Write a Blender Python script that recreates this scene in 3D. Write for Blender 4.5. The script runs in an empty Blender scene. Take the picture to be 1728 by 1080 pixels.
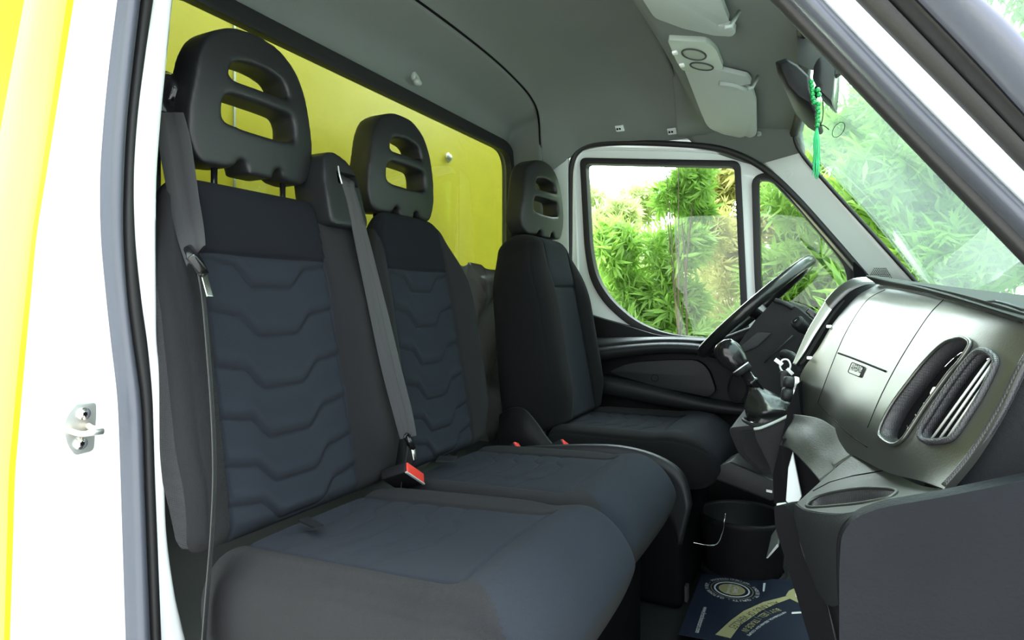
import bpy, bmesh, math, random
from math import sin, cos, pi, sqrt, radians, atan2
from mathutils import Vector, Matrix
from mathutils.geometry import tessellate_polygon
from mathutils.bvhtree import BVHTree
import numpy as np
random.seed(7); rng = np.random.default_rng(7)
scene = bpy.context.scene
COL = scene.collection
# ------------------------------------------------------------------ camera
F, CX, CY = 1050.0, 864.0, 515.0            # focal length and principal point in pixels of the 1728x1080 frame
YAW = radians(26.61); SN, CS = sin(YAW), cos(YAW)
CAM = Vector((0.0, 0.0, 0.80))              # X = vehicle forward, Y = across to the driver's side, Z = up, cab floor at 0
cam = bpy.data.cameras.new('camera'); camo = bpy.data.objects.new('camera', cam); COL.objects.link(camo)
camo.location = CAM; camo.rotation_euler = (pi/2, 0, YAW)
cam.sensor_width = 36; cam.lens = F/1728*36; cam.shift_y = -(540-CY)/1728; cam.clip_start = .02; cam.clip_end = 200
scene.camera = camo
# ------------------------------------------------------------------ world light and exposure
scene.view_settings.view_transform = 'Standard'; scene.view_settings.look = 'None'
scene.view_settings.gamma = 1; scene.view_settings.use_curve_mapping = False
scene.view_settings.exposure = 0.0
w = bpy.data.worlds.new('world'); scene.world = w; w.use_nodes = True
nt = w.node_tree; nt.nodes.clear()
wo = nt.nodes.new('ShaderNodeOutputWorld'); bg = nt.nodes.new('ShaderNodeBackground')
tc = nt.nodes.new('ShaderNodeTexCoord'); sx = nt.nodes.new('ShaderNodeSeparateXYZ'); cr = nt.nodes.new('ShaderNodeValToRGB')
nt.links.new(tc.outputs['Generated'], sx.inputs[0]); nt.links.new(sx.outputs['Z'], cr.inputs[0])
cr.color_ramp.elements[0].position = 0.0; cr.color_ramp.elements[0].color = (.93, .98, .96, 1)
cr.color_ramp.elements[1].position = .9; cr.color_ramp.elements[1].color = (1.7, 1.9, 2.15, 1)
nt.links.new(cr.outputs[0], bg.inputs[0])
# the sky is brightest low over the driver's side, behind the trees
vd_ = nt.nodes.new('ShaderNodeVectorMath'); vd_.operation = 'DOT_PRODUCT'; vd_.inputs[1].default_value = Vector((-.35, .90, .25)).normalized()
nt.links.new(tc.outputs['Generated'], vd_.inputs[0])
mr_ = nt.nodes.new('ShaderNodeMapRange'); mr_.interpolation_type = 'SMOOTHSTEP'
for i_, v_ in ((1, .15), (2, .95), (3, 3.1), (4, 13.0)): mr_.inputs[i_].default_value = v_
nt.links.new(vd_.outputs['Value'], mr_.inputs[0]); nt.links.new(mr_.outputs[0], bg.inputs[1])
nt.links.new(bg.outputs[0], wo.inputs[0])
sun = bpy.data.lights.new('sun', 'SUN'); sun.energy = 5.0; sun.angle = radians(25); sun.color = (1, .97, .88)
suno = bpy.data.objects.new('sun', sun); COL.objects.link(suno)
suno.rotation_euler = Vector((-.1, .15, -1)).to_track_quat('-Z', 'Y').to_euler()
scene.cycles.max_bounces = 10; scene.cycles.transparent_max_bounces = 12
scene.cycles.sample_clamp_indirect = 6
# ------------------------------------------------------------------ helpers
def P(px, py, X=None, Y=None, Z=None, D=None):
    """point of the place seen at that spot of the photograph, at a given real plane"""
    u = (px-CX)/F; v = (CY-py)/F
    d = Vector((-SN+u*CS, CS+u*SN, v))
    if X is not None: k = X/d.x
    elif Y is not None: k = Y/d.y
    elif Z is not None: k = (Z-CAM.z)/d.z
    else: k = D
    return CAM + d*k
WL = {}
def node_mat(name, col, rough=.5, bump=None, metal=0, spec=.5, vary=0, sheen=0, coat=0, trans=0, voro=None, emis=None):
    m = bpy.data.materials.new(name); m.use_nodes = True; t = m.node_tree; b = t.nodes['Principled BSDF']
    b.inputs['Base Color'].default_value = (*col, 1); b.inputs['Roughness'].default_value = rough
    b.inputs['Metallic'].default_value = metal; b.inputs['Specular IOR Level'].default_value = spec
    b.inputs['Sheen Weight'].default_value = sheen; b.inputs['Coat Weight'].default_value = coat
    if coat: b.inputs['Coat Roughness'].default_value = .03 if rough < .2 else rough*.85
    tcn = t.nodes.new('ShaderNodeTexCoord')
    if vary:
        n = t.nodes.new('ShaderNodeTexNoise'); n.inputs['Scale'].default_value = 9; n.inputs['Detail'].default_value = 6
        t.links.new(tcn.outputs['Object'], n.inputs['Vector'])
        r = t.nodes.new('ShaderNodeMix'); r.data_type = 'RGBA'
        r.inputs[6].default_value = (*[c*(1-vary) for c in col], 1); r.inputs[7].default_value = (*[min(1, c*(1+vary)) for c in col], 1)
        t.links.new(n.outputs['Fac'], r.inputs[0]); t.links.new(r.outputs[2], b.inputs['Base Color'])
    if bump:
        sc, st, kind = bump
        if kind == 'weave':
            w1 = t.nodes.new('ShaderNodeTexWave'); w1.bands_direction = 'DIAGONAL'; w1.inputs['Scale'].default_value = sc
            w2 = t.nodes.new('ShaderNodeTexNoise'); w2.inputs['Scale'].default_value = sc*3; w2.inputs['Detail'].default_value = 3
            t.links.new(tcn.outputs['Object'], w1.inputs['Vector']); t.links.new(tcn.outputs['Object'], w2.inputs['Vector'])
            a = t.nodes.new('ShaderNodeMath'); a.operation = 'ADD'
            t.links.new(w1.outputs['Fac'], a.inputs[0]); t.links.new(w2.outputs['Fac'], a.inputs[1]); src = a.outputs[0]
        elif kind == 'cells':
            v = t.nodes.new('ShaderNodeTexVoronoi'); v.inputs['Scale'].default_value = sc; v.inputs['Randomness'].default_value = .15
            t.links.new(tcn.outputs['Object'], v.inputs['Vector']); src = v.outputs['Distance']
        else:
            n2 = t.nodes.new('ShaderNodeTexNoise'); n2.inputs['Scale'].default_value = sc; n2.inputs['Detail'].default_value = 4
            t.links.new(tcn.outputs['Object'], n2.inputs['Vector']); src = n2.outputs['Fac']
        if kind in ('weave', 'cells'):
            mr = t.nodes.new('ShaderNodeMapRange'); mr.inputs[1].default_value = .1 if kind == 'cells' else .55; mr.inputs[2].default_value = .6 if kind == 'cells' else 1.45
            mr.inputs[3].default_value = .72; mr.inputs[4].default_value = 1.28; t.links.new(src, mr.inputs[0])
            mu = t.nodes.new('ShaderNodeVectorMath'); mu.operation = 'SCALE'; t.links.new(mr.outputs[0], mu.inputs['Scale'])
            if b.inputs['Base Color'].is_linked: t.links.new(b.inputs['Base Color'].links[0].from_socket, mu.inputs[0])
            else: mu.inputs[0].default_value = col
            t.links.new(mu.outputs[0], b.inputs['Base Color'])
        bn = t.nodes.new('ShaderNodeBump'); bn.inputs['Strength'].default_value = st; bn.inputs['Distance'].default_value = .001
        t.links.new(src, bn.inputs['Height']); t.links.new(bn.outputs[0], b.inputs['Normal'])
    return m
def glass_mat(name, tint, refl_haze=0.0, refl=.04, dcol=(.75, .9, .82), dscale=2.0):
    m = bpy.data.materials.new(name); m.use_nodes = True; t = m.node_tree; t.nodes.clear()
    o = t.nodes.new('ShaderNodeOutputMaterial'); tr = t.nodes.new('ShaderNodeBsdfTransparent'); tr.inputs[0].default_value = (*tint, 1)
    g = t.nodes.new('ShaderNodeBsdfGlossy'); g.inputs['Roughness'].default_value = .01
    geo = t.nodes.new('ShaderNodeNewGeometry'); dt = t.nodes.new('ShaderNodeVectorMath'); dt.operation = 'DOT_PRODUCT'
    t.links.new(geo.outputs['Normal'], dt.inputs[0]); t.links.new(geo.outputs['Incoming'], dt.inputs[1])
    def mth(op, x, y):
        q = t.nodes.new('ShaderNodeMath'); q.operation = op
        for i_, z in enumerate((x, y)):
            if z is None: continue
            if isinstance(z, (int, float)): q.inputs[i_].default_value = z
            else: t.links.new(z, q.inputs[i_])
        return q.outputs[0]
    k = mth('ABSOLUTE', dt.outputs['Value'], None); k = mth('SUBTRACT', 1.0, k); k = mth('POWER', k, 5.0)
    k = mth('MULTIPLY_ADD', k, .96)
    k.node.inputs[2].default_value = refl
    mx = t.nodes.new('ShaderNodeMixShader'); t.links.new(k, mx.inputs[0]); t.links.new(tr.outputs[0], mx.inputs[1]); t.links.new(g.outputs[0], mx.inputs[2])
    last = mx
    if refl_haze:
        df = t.nodes.new('ShaderNodeBsdfTranslucent'); df.inputs[0].default_value = (*dcol, 1)
        tcn = t.nodes.new('ShaderNodeTexCoord'); n = t.nodes.new('ShaderNodeTexNoise'); n.inputs['Scale'].default_value = dscale; n.inputs['Detail'].default_value = 5
        t.links.new(tcn.outputs['Object'], n.inputs['Vector'])
        mr = t.nodes.new('ShaderNodeMapRange'); mr.inputs[1].default_value = .3; mr.inputs[2].default_value = .7; mr.inputs[3].default_value = refl_haze*.5; mr.inputs[4].default_value = refl_haze*1.5
        t.links.new(n.outputs['Fac'], mr.inputs[0]); m2 = t.nodes.new('ShaderNodeMixShader')
        t.links.new(mr.outputs[0], m2.inputs[0]); t.links.new(mx.outputs[0], m2.inputs[1]); t.links.new(df.outputs[0], m2.inputs[2]); last = m2
    t.links.new(last.outputs[0], o.inputs[0])
    return m
def leaf_mat(name, col, tcol):
    m = bpy.data.materials.new(name); m.use_nodes = True; t = m.node_tree; t.nodes.clear()
    o = t.nodes.new('ShaderNodeOutputMaterial'); d = t.nodes.new('ShaderNodeBsdfPrincipled'); tl = t.nodes.new('ShaderNodeBsdfTranslucent')
    d.inputs['Roughness'].default_value = .45
    n = t.nodes.new('ShaderNodeTexNoise'); n.inputs['Scale'].default_value = 2.2; tcn = t.nodes.new('ShaderNodeTexCoord'); t.links.new(tcn.outputs['Object'], n.inputs['Vector'])
    for node, c in ((d, col), (tl, tcol)):
        r = t.nodes.new('ShaderNodeMix'); r.data_type = 'RGBA'; r.inputs[6].default_value = (*[x*.6 for x in c], 1); r.inputs[7].default_value = (min(1, c[0]*1.6), min(1, c[1]*1.3), c[2]*1.3, 1)
        t.links.new(n.outputs['Fac'], r.inputs[0]); t.links.new(r.outputs[2], node.inputs[0])
    mx = t.nodes.new('ShaderNodeMixShader'); mx.inputs[0].default_value = .45
    t.links.new(d.outputs[0], mx.inputs[1]); t.links.new(tl.outputs[0], mx.inputs[2]); t.links.new(mx.outputs[0], o.inputs[0])
    return m
M = dict(
    navy=node_mat('navy_quilted_fabric', (.0200, .0262, .0385), .92, (520, .9, 'weave'), sheen=.05, spec=.12, vary=.15),
    navy_top=node_mat('dark_navy_fabric', (.0085, .0105, .016), .92, (520, .8, 'weave'), sheen=.03, spec=.12, vary=.1),
    char=node_mat('charcoal_woven_fabric', (.0178, .0183, .0208), .92, (380, 1.0, 'weave'), sheen=.06, spec=.12, vary=.15),
    blackf=node_mat('black_fabric', (.009, .009, .010), .95, (800, .5, 'weave'), sheen=.03, spec=.1),
    mesh=node_mat('grey_mesh_fabric', (.022, .023, .025), .9, (330, 1.0, 'cells'), sheen=.1, spec=.12),
    head=node_mat('black_soft_plastic', (.010, .011, .012), .48, (600, .25, 'noise')),
    blk=node_mat('black_grained_plastic', (.010, .010, .011), .5, (420, .5, 'noise'), spec=.16),
    blk2=node_mat('dark_grey_grained_plastic', (.015, .016, .018), .48, (380, .6, 'noise'), vary=.12, spec=.28),
    dark=node_mat('matte_black_plastic', (.005, .005, .006), .6, spec=.05),
    gloss=node_mat('glossy_black_plastic', (.008, .008, .009), .16),
    dash=node_mat('satin_dark_dash_plastic', (.028, .030, .027), .33, (500, .22, 'noise'), spec=1.0, coat=.8),
    hex=node_mat('grey_honeycomb_textured_plastic', (.030, .030, .034), 0.36, (620, .6, 'cells')),
    rubber=node_mat('black_rubber_seal', (.010, .010, .011), .55, (300, .2, 'noise')),
    rubberg=node_mat('grey_sheen_rubber_seal', (.068, .075, .095), .34, (200, .15, 'noise')),
    lav=node_mat('pale_slate_plastic', (.10, .108, .14), .4, (200, .15, 'noise')),
    white=node_mat('white_vehicle_paint', (.88, .93, .92), .2, coat=.5),
    whitep=node_mat('pale_grey_trim_plastic', (.66, .72, .72), .4),
    yellow=node_mat('yellow_paint', (.86, .80, .02), .3, vary=.04),
    boxy=node_mat('cargo_box_yellow', (.62, .54, .045), .28, vary=.08),
    yellow_refl=node_mat('yellow_reflection_on_jamb', (.96, .93, .17), .3),  # white jamb with the yellow reflection put into its colour
    liner=node_mat('grey_headliner_felt', (.150, .168, .155), .95, (350, .35, 'noise'), vary=.06),
    visor=node_mat('grey_vinyl_visor', (.36, .40, .38), .6, (300, .2, 'noise')),
    lamp=node_mat('grey_green_lamp_plastic', (.38, .43, .38), .35),
    lens=node_mat('frosted_lamp_lens', (.22, .24, .22), .25),
    chrome=node_mat('bright_metal', (.75, .75, .72), .2, metal=1),
    steel=node_mat('galvanised_steel', (.55, .57, .55), .4, metal=.8, vary=.2),
    rust=node_mat('cream_and_rust_paint', (.75, .6, .45), .5, vary=.3),
    silver=node_mat('silver_painted_plastic', (.60, .62, .60), .3, metal=.3),
    web=node_mat('grey_woven_webbing', (.055, .056, .058), .6, (500, .7, 'weave')),
    webd=node_mat('dark_webbing', (.030, .031, .032), .7, (500, .6, 'weave')),
    red=node_mat('red_plastic', (.75, .045, .03), .4),
    whitel=node_mat('white_plastic', (.8, .8, .8), .4),
    leather=node_mat('black_leather', (.012, .013, .013), .25, (160, .4, 'noise')),
    floor=node_mat('black_rubber_floor', (.008, .008, .009), .6, (200, .4, 'noise')),
    paper=node_mat('navy_printed_paper', (.012, .016, .030), .35),
    gold=node_mat('gold_print', (.27, .25, .13), .4),
    ink=node_mat('pale_print', (.5, .52, .55), .5),
    plasticwrap=node_mat('crumpled_clear_plastic', (.20, .20, .18), .25, (30, .6, 'noise')),
    bead=node_mat('green_glass_beads', (.0, .22, .045), 0.12, coat=.2),
    tassel=node_mat('green_silk_tassel', (.04, .45, .18), .5),
    bark=node_mat('grey_brown_bark', (.10, .08, .055), .9, vary=.3),
    ground=node_mat('pale_concrete_ground', (.42, .41, .37), .9, vary=.1),
    glass=glass_mat('door_glass', (.93, .97, .94)),
    rglass=glass_mat('rear_tinted_glass', (.58, .62, .54)),
    wglass=glass_mat('windscreen_glass_reflection_haze', (.80, .90, .84), refl_haze=.042),  # translucent film imitates the whitish reflection haze on the glass
    mirror=node_mat('mirror_glass', (.8, .8, .8), .02, metal=1),
    leaf=leaf_mat('bright_green_leaves', (.17, .36, .07), (.26, .55, .08)),
    leaf2=leaf_mat('fresh_green_leaves', (.24, .46, .11), (.36, .66, .13)),
    leafy=leaf_mat('yellow_green_leaves', (.46, .52, .20), (.55, .62, .20)),
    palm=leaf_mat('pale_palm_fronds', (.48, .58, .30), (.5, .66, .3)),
    endp=node_mat('dark_slate_grained_plastic', (.0095, .0105, .013), .5, (300, .8, 'noise'), spec=.08, vary=.3),
    dash2=node_mat('semi_matt_dark_dash_plastic', (.022, .024, .022), .42, (480, .35, 'noise'), spec=.4),
    dtop_refl=node_mat('dash_top_and_dark_reflection', (.018, .020, .019), .75, (420, .6, 'noise'), spec=.25),  # matte dash top; also paints the dark reflection on the fascia's upper band
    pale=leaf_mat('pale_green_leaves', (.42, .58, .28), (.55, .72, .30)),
)
def link(name, me, mat, parent=None, wl=Vector((0, 0, 0))):
    o = bpy.data.objects.new(name, me); COL.objects.link(o)
    mats = mat if isinstance(mat, (list, tuple)) else [mat]
    if not len(me.materials):
        for m in mats: me.materials.append(M[m] if isinstance(m, str) else m)
    if len(me.vertices):
        n = len(me.vertices); co = np.empty(n*3); me.vertices.foreach_get('co', co); co = co.reshape(-1, 3)
        c = (co.min(0)+co.max(0))/2; c[2] = co[:, 2].min()
        co -= c; me.vertices.foreach_set('co', co.ravel()); me.update(); wl = Vector(c)
    WL[o] = wl
    if parent is not None:
        o.parent = parent; o.location = wl-WL[parent]
    else: o.location = wl
    return o
def root(name, loc, label, cat, group=None):
    o = bpy.data.objects.new(name, None); COL.objects.link(o); o.location = Vector(loc); o.empty_display_size = .05
    WL[o] = Vector(loc); o['label'] = label; o['category'] = cat
    if group: o['group'] = group
    return o
def tag(o, label, cat, group=None):
    o['label'] = label; o['category'] = cat
    if group: o['group'] = group
    return o
def struct(o): o['kind'] = 'structure'; return o
def mesh(verts, faces, smooth=True, mi=None):
    me = bpy.data.meshes.new('m'); me.from_pydata([tuple(v) for v in verts], [], faces); me.update()
    if smooth: me.polygons.foreach_set('use_smooth', [True]*len(me.polygons))
    if mi is not None: me.polygons.foreach_set('material_index', mi)
    return me
def recalc(me):
    bm = bmesh.new(); bm.from_mesh(me); bmesh.ops.remove_doubles(bm, verts=bm.verts, dist=1e-6); bmesh.ops.recalc_face_normals(bm, faces=bm.faces); bm.to_mesh(me); bm.free(); return me
def bake(me, *mods, smooth=True):
    o = bpy.data.objects.new('tmp', me); COL.objects.link(o)
    for kind, kw in mods:
        m = o.modifiers.new('m', kind)
        for k, v in kw.items(): setattr(m, k, v)
    dg = bpy.context.evaluated_depsgraph_get(); dg.update()
    r = bpy.data.meshes.new_from_object(o.evaluated_get(dg)); bpy.data.objects.remove(o)
    if smooth: r.polygons.foreach_set('use_smooth', [True]*len(r.polygons))
    return r
def bool_cut(me, *cutters):
    o = bpy.data.objects.new('tmp', me); COL.objects.link(o); tmp = [o]
    for c in cutters:
        co = bpy.data.objects.new('tmpc', c); COL.objects.link(co); tmp.append(co)
        m = o.modifiers.new('b', 'BOOLEAN'); m.object = co; m.operation = 'DIFFERENCE'; m.solver = 'EXACT'
    dg = bpy.context.evaluated_depsgraph_get(); dg.update()
    r = bpy.data.meshes.new_from_object(o.evaluated_get(dg))
    for t_ in tmp: bpy.data.objects.remove(t_)
    return autosmooth(r)
def autosmooth(me, ang=35):
    me.polygons.foreach_set('use_smooth', [True]*len(me.polygons))
    bm = bmesh.new(); bm.from_mesh(me)
    for e in bm.edges:
        e.smooth = not (len(e.link_faces) == 2 and e.calc_face_angle(0) > radians(ang)) and len(e.link_faces) == 2
    bm.to_mesh(me); bm.free(); return me
def remesh(me, vox=.004, it=6, fac=.7):
    return bake(me, ('REMESH', dict(mode='VOXEL', voxel_size=vox, use_smooth_shade=True)), ('SMOOTH', dict(iterations=it, factor=fac)))
def crom(pts, n=8, closed=False):
    """Catmull-Rom through points"""
    pts = [Vector(p) for p in pts]; out = []; N = len(pts)
    rng_ = range(N) if closed else range(N-1)
    for i in rng_:
        if closed: a, b, c, d = pts[i-1], pts[i], pts[(i+1) % N], pts[(i+2) % N]
        else: a, b, c, d = pts[max(i-1, 0)], pts[i], pts[i+1], pts[min(i+2, N-1)]
        for k in range(n):
            t = k/n; out.append(.5*((2*b)+(c-a)*t+(2*a-5*b+4*c-d)*t*t+(3*b-a-3*c+d)*t**3))
    if not closed: out.append(pts[-1])
    return out
def rnd(pts, r=8, n=5):
    """round the corners of a 2D polygon; a point may carry its own radius as third value"""
    out = []; N = len(pts)
    for i in range(N):
        p = Vector(pts[i][:2]); rr = pts[i][2] if len(pts[i]) > 2 else r
        a = Vector(pts[i-1][:2])-p; b = Vector(pts[(i+1) % N][:2])-p
        k = min(rr, a.length*.48, b.length*.48)
        if k < .01: out.append(p); continue
        s = p+a.normalized()*k; e = p+b.normalized()*k
        for j in range(n+1):
            t = j/n; out.append((1-t)**2*s+2*t*(1-t)*p+t*t*e)
    return [tuple(q) for q in out]
def plate(loops3, thick, bevel=0.0, smooth=False):
    """flat plate with holes from 3D loops (first is the outline), extruded by the vector thick"""
    loops = [[Vector(p) for p in l] for l in loops3]
    tris = tessellate_polygon(loops); vs = [p for l in loops for p in l]; n = len(vs)
    faces = [tuple(t) for t in tris]+[tuple(i+n for i in reversed(t)) for t in tris]
    k = 0
    for l in loops:
        m = len(l)
        for i in range(m): faces.append((k+i, k+(i+1) % m, k+(i+1) % m+n, k+i+n))
        k += m
    T = Vector(thick)
    me = mesh(vs+[v+T for v in vs], faces, False); recalc(me)
    if bevel:
        me = bake(me, ('BEVEL', dict(width=bevel, segments=3, limit_method='ANGLE', angle_limit=radians(40))), smooth=False)
        autosmooth(me, 30)
    return me
def grid_mesh(rows, closed_u=False, closed_v=False, smooth=True, flip=False):
    nv = len(rows); nu = len(rows[0]); vs = [p for r in rows for p in r]; fs = []
    for j in range(nv if closed_v else nv-1):
        for i in range(nu if closed_u else nu-1):
            a = j*nu+i; b = j*nu+(i+1) % nu; c = ((j+1) % nv)*nu+(i+1) % nu; d = ((j+1) % nv)*nu+i
            fs.append((a, b, c, d) if not flip else (a, d, c, b))
    return mesh(vs, fs, smooth)
def patch(ctrl, nu=10, nv=10):
    """smooth surface through a net of control points"""
    rows = [crom(r, nu) for r in ctrl]
    cols = [crom([r[i] for r in rows], nv) for i in range(len(rows[0]))]
    return [[cols[i][j] for i in range(len(cols))] for j in range(len(cols[0]))]
def thicken(me, th, toward):
    n = sum((p.normal*p.area for p in me.polygons), Vector())
    return solidify(me, th, 1 if n.dot(Vector(toward)) > 0 else -1)
def solidify(me, th, off=-1):
    return bake(me, ('SOLIDIFY', dict(thickness=th, offset=off, use_even_offset=False)))
def tube(pts, r, n=10, closed=False, smooth=True, flat=None, up=None):
    """pipe along points; r may be a list; flat=(a,b) squeezes the section along up"""
    pts = [Vector(p) for p in pts]; N = len(pts); rows = []; prev = None
    for i, p in enumerate(pts):
        if closed: t = pts[(i+1) % N]-pts[i-1]
        else: t = pts[min(i+1, N-1)]-pts[max(i-1, 0)]
        t.normalize()
        if up is not None: b = Vector(up)-t*Vector(up).dot(t); b.normalize()
        elif prev is None:
            b = Vector((0, 0, 1)) if abs(t.z) < .9 else Vector((1, 0, 0)); b = (b-t*b.dot(t)).normalized()
        else: b = (prev-t*prev.dot(t)).normalized()
        prev = b; c = t.cross(b); rr = r[i] if isinstance(r, (list, tuple)) else r
        fa, fb = flat if flat else (1, 1)
        rows.append([p+(b*cos(2*pi*k/n)*fa+c*sin(2*pi*k/n)*fb)*rr for k in range(n)])
    me = grid_mesh(rows, closed_u=True, closed_v=closed, smooth=smooth)
    if not closed:
        bm = bmesh.new(); bm.from_mesh(me); bm.verts.ensure_lookup_table()
        for base in (0, (N-1)*n):
            try: bm.faces.new([bm.verts[base+k] for k in range(n)])
            except Exception: pass
        bmesh.ops.recalc_face_normals(bm, faces=bm.faces); bm.to_mesh(me); bm.free()
    return me
def lathe(prof, n=32, axis=Vector((0, 0, 1)), org=Vector((0, 0, 0)), sx=1, sy=1):
    q = Vector((0, 0, 1)).rotation_difference(Vector(axis).normalized()); rows = []
    for r, z in prof:
        rows.append([Vector(org)+q @ Vector((r*cos(2*pi*k/n)*sx, r*sin(2*pi*k/n)*sy, z)) for k in range(n)])
    return recalc(grid_mesh(rows, closed_u=True))
def join(*ms):
    bm = bmesh.new()
    for m in ms: bm.from_mesh(m)
    me = bpy.data.meshes.new('m'); bm.to_mesh(me); bm.free(); return me
def box(c, s, ax=None, bevel=.0):
    """box centred at c, full size s, optional 3x3 axes"""
    A = ax if ax else (Vector((1, 0, 0)), Vector((0, 1, 0)), Vector((0, 0, 1)))
    vs = [Vector(c)+A[0]*(i*s[0]/2)+A[1]*(j*s[1]/2)+A[2]*(k*s[2]/2) for i in (-1, 1) for j in (-1, 1) for k in (-1, 1)]
    me = recalc(mesh(vs, [(0, 1, 3, 2), (4, 6, 7, 5), (0, 4, 5, 1), (2, 3, 7, 6), (0, 2, 6, 4), (1, 5, 7, 3)], False))
    if bevel: me = autosmooth(bake(me, ('BEVEL', dict(width=bevel, segments=4)), smooth=False), 40)
    return me
def axes(x, zhint=(0, 0, 1)):
    x = Vector(x).normalized(); y = Vector(zhint).cross(x).normalized(); return (x, y, x.cross(y))
def ellipsoid(c, r, ax=None, n=24, m=16):
    A = ax if ax else (Vector((1, 0, 0)), Vector((0, 1, 0)), Vector((0, 0, 1))); rows = []
    for j in range(m+1):
        a = pi*j/m; rr = max(sin(a), 1e-4)
        rows.append([Vector(c)+A[0]*(r[0]*rr*cos(2*pi*k/n))+A[1]*(r[1]*rr*sin(2*pi*k/n))+A[2]*(r[2]*cos(a)) for k in range(n)])
    return recalc(grid_mesh(rows, closed_u=True))
def bvh_of(me):
    return BVHTree.FromPolygons([v.co.copy() for v in me.vertices], [tuple(p.vertices) for p in me.polygons])
def on(b, px, py, off=.001, fallY=None):
    d = (P(px, py, D=1)-CAM).normalized(); h = b.ray_cast(CAM, d)
    if h[0] is None: return P(px, py, Y=fallY), -d
    n = h[1] if h[1].dot(d) < 0 else -h[1]
    return h[0]+n*off, n
def smst(a, b, x):
    t = np.clip((x-a)/(b-a), 0, 1); return t*t*(3-2*t)
def text_mesh(s, size, depth=.0003):
    cu = bpy.data.curves.new('t', 'FONT'); cu.body = s; cu.size = size; cu.extrude = depth; cu.align_x = 'LEFT'; cu.resolution_u = 2
    o = bpy.data.objects.new('t', cu); COL.objects.link(o); dg = bpy.context.evaluated_depsgraph_get(); dg.update()
    me = bpy.data.meshes.new_from_object(o.evaluated_get(dg)); bpy.data.objects.remove(o); me.materials.clear(); return me
def place_text(s, a, b, nrm, depth=.0003, hscale=1.0):
    """lettering running from a to b on a surface with normal nrm"""
    me = text_mesh(s, 1.0, 0); xs = [v.co.x for v in me.vertices]; L = max(xs)-min(xs); x0 = min(xs)
    a = Vector(a); b = Vector(b); ex = (b-a).normalized(); n = Vector(nrm).normalized(); n = (n-ex*n.dot(ex)).normalized(); ey = n.cross(ex); k = (b-a).length/L
    for v in me.vertices: v.co = a+ex*((v.co.x-x0)*k)+ey*(v.co.y*k*hscale)+n*depth
    return me
def ribbon(A, B, bulge=Vector((0, 0, 0)), back=Vector((0, 0, 0)), n=8, sub=6):
    """strip between two lines of points with a rounded raised middle, closed behind by 'back'"""
    A = crom(A, sub); B = crom(B, sub); rows = []
    for a, b in zip(A, B):
        r = [a.lerp(b, k/n)+Vector(bulge)*sqrt(max(0, 1-(2*k/n-1)**2)) for k in range(n+1)]
        r += [b+Vector(back), a+Vector(back)]; rows.append(r)
    return autosmooth(recalc(grid_mesh(rows, closed_u=True)), 50)
#SPLIT
V = Vector
# ================================================================== the cab shell
# --- ceiling
seam = [V((-.93, .50, 1.30)), V((-.92, .52, 1.40)), V((-.90, .62, 1.49)), V((-.885, 1.0, 1.53)), V((-.88, 1.4, 1.54)), V((-.885, 1.75, 1.53)), V((-.90, 1.98, 1.495)), V((-.93, 2.085, 1.40)), V((-.945, 2.13, 1.27))]
def crow(X, h=0, e=1.375):
    return [V((X, .47, e-.02)), V((X, .52, e+.03)), V((X, .63, 1.50+h)), V((X, 1.0, 1.555+h)), V((X, 1.4, 1.565+h)), V((X, 1.75, 1.555+h)), V((X, 1.98, 1.52+h)), V((X, 2.09, 1.45+h*.7)), V((X, 2.19, e))]
rows = patch([seam, crow(-.80, -.005), crow(-.60), crow(-.42)], 10, 8)
ceil_me = thicken(grid_mesh(rows), .03, (0, 0, 1))
ceiling = struct(link('ceiling', ceil_me, 'liner'))
def frow(X, zc, ze): return [V((X-.02, .47, ze-.02)), V((X-.01, .58, ze+.01)), V((X, .8, zc)), V((X+.01, 1.375, zc+.01)), V((X, 1.9, zc)), V((X-.01, 2.08, ze+.012)), V((X-.03, 2.2, ze))]
rows = patch([frow(-.425, 1.57, 1.385), frow(-.40, 1.535, 1.38), frow(-.365, 1.43, 1.375), frow(-.34, 1.392, 1.37), frow(-.30, 1.385, 1.368), frow(-.18, 1.372, 1.35), frow(-.045, 1.335, 1.32)], 8, 6)
head_grid = grid_mesh(rows); head_bvh = bvh_of(head_grid)
struct(link('trim_1', thicken(head_grid, .03, (0, 0, 1)), 'liner'))
# --- rear wall: lofted from the window frame out to the headliner seam
inner = [V((-1.08, .60, .05)), V((-1.08, .60, .9)), V((-1.08, .63, 1.33)), V((-1.08, .72, 1.405)), V((-1.08, 1.1, 1.412)), V((-1.08, 1.4, 1.412)), V((-1.08, 1.8, 1.412)), V((-1.08, 2.06, 1.405)), V((-1.08, 2.145, 1.34)), V((-1.08, 2.15, .9)), V((-1.08, 2.15, .05))]
outer = [V((-.93, .50, .05)), V((-.93, .50, .9))]+seam[1:8]+[V((-.945, 2.14, .9)), V((-.945, 2.16, .05))]
mid = [a.lerp(b, .5)+(V((-.045, 0, .015)) if 1 < i < 9 else V((-.04, 0, 0))) for i, (a, b) in enumerate(zip(inner, outer))]
rows = patch([inner, mid, outer], 8, 6)
rw1 = solidify(grid_mesh(rows), .02, -1)
hole = rnd([(.70, .915), (.70, 1.385), (2.115, 1.385), (2.115, .915)], .085, 8)
outl = [(.5, .0), (.5, 1.40), (.72, 1.43), (2.06, 1.43), (2.2, 1.36), (2.2, .0)]
rw2 = plate([[V((-1.082, a, b)) for a, b in outl], [V((-1.082, a, b)) for a, b in hole]], (-.02, 0, 0))
wall_rear = struct(link('wall_rear', join(rw1, rw2), 'liner'))
struct(link('trim_2', tube(seam[0:1]+crom(seam, 8), .0035, 6), 'dark'))     # headliner seam
so = rnd([(.672, .887), (.672, 1.413), (2.143, 1.413), (2.143, .887)], .105, 8)
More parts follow.
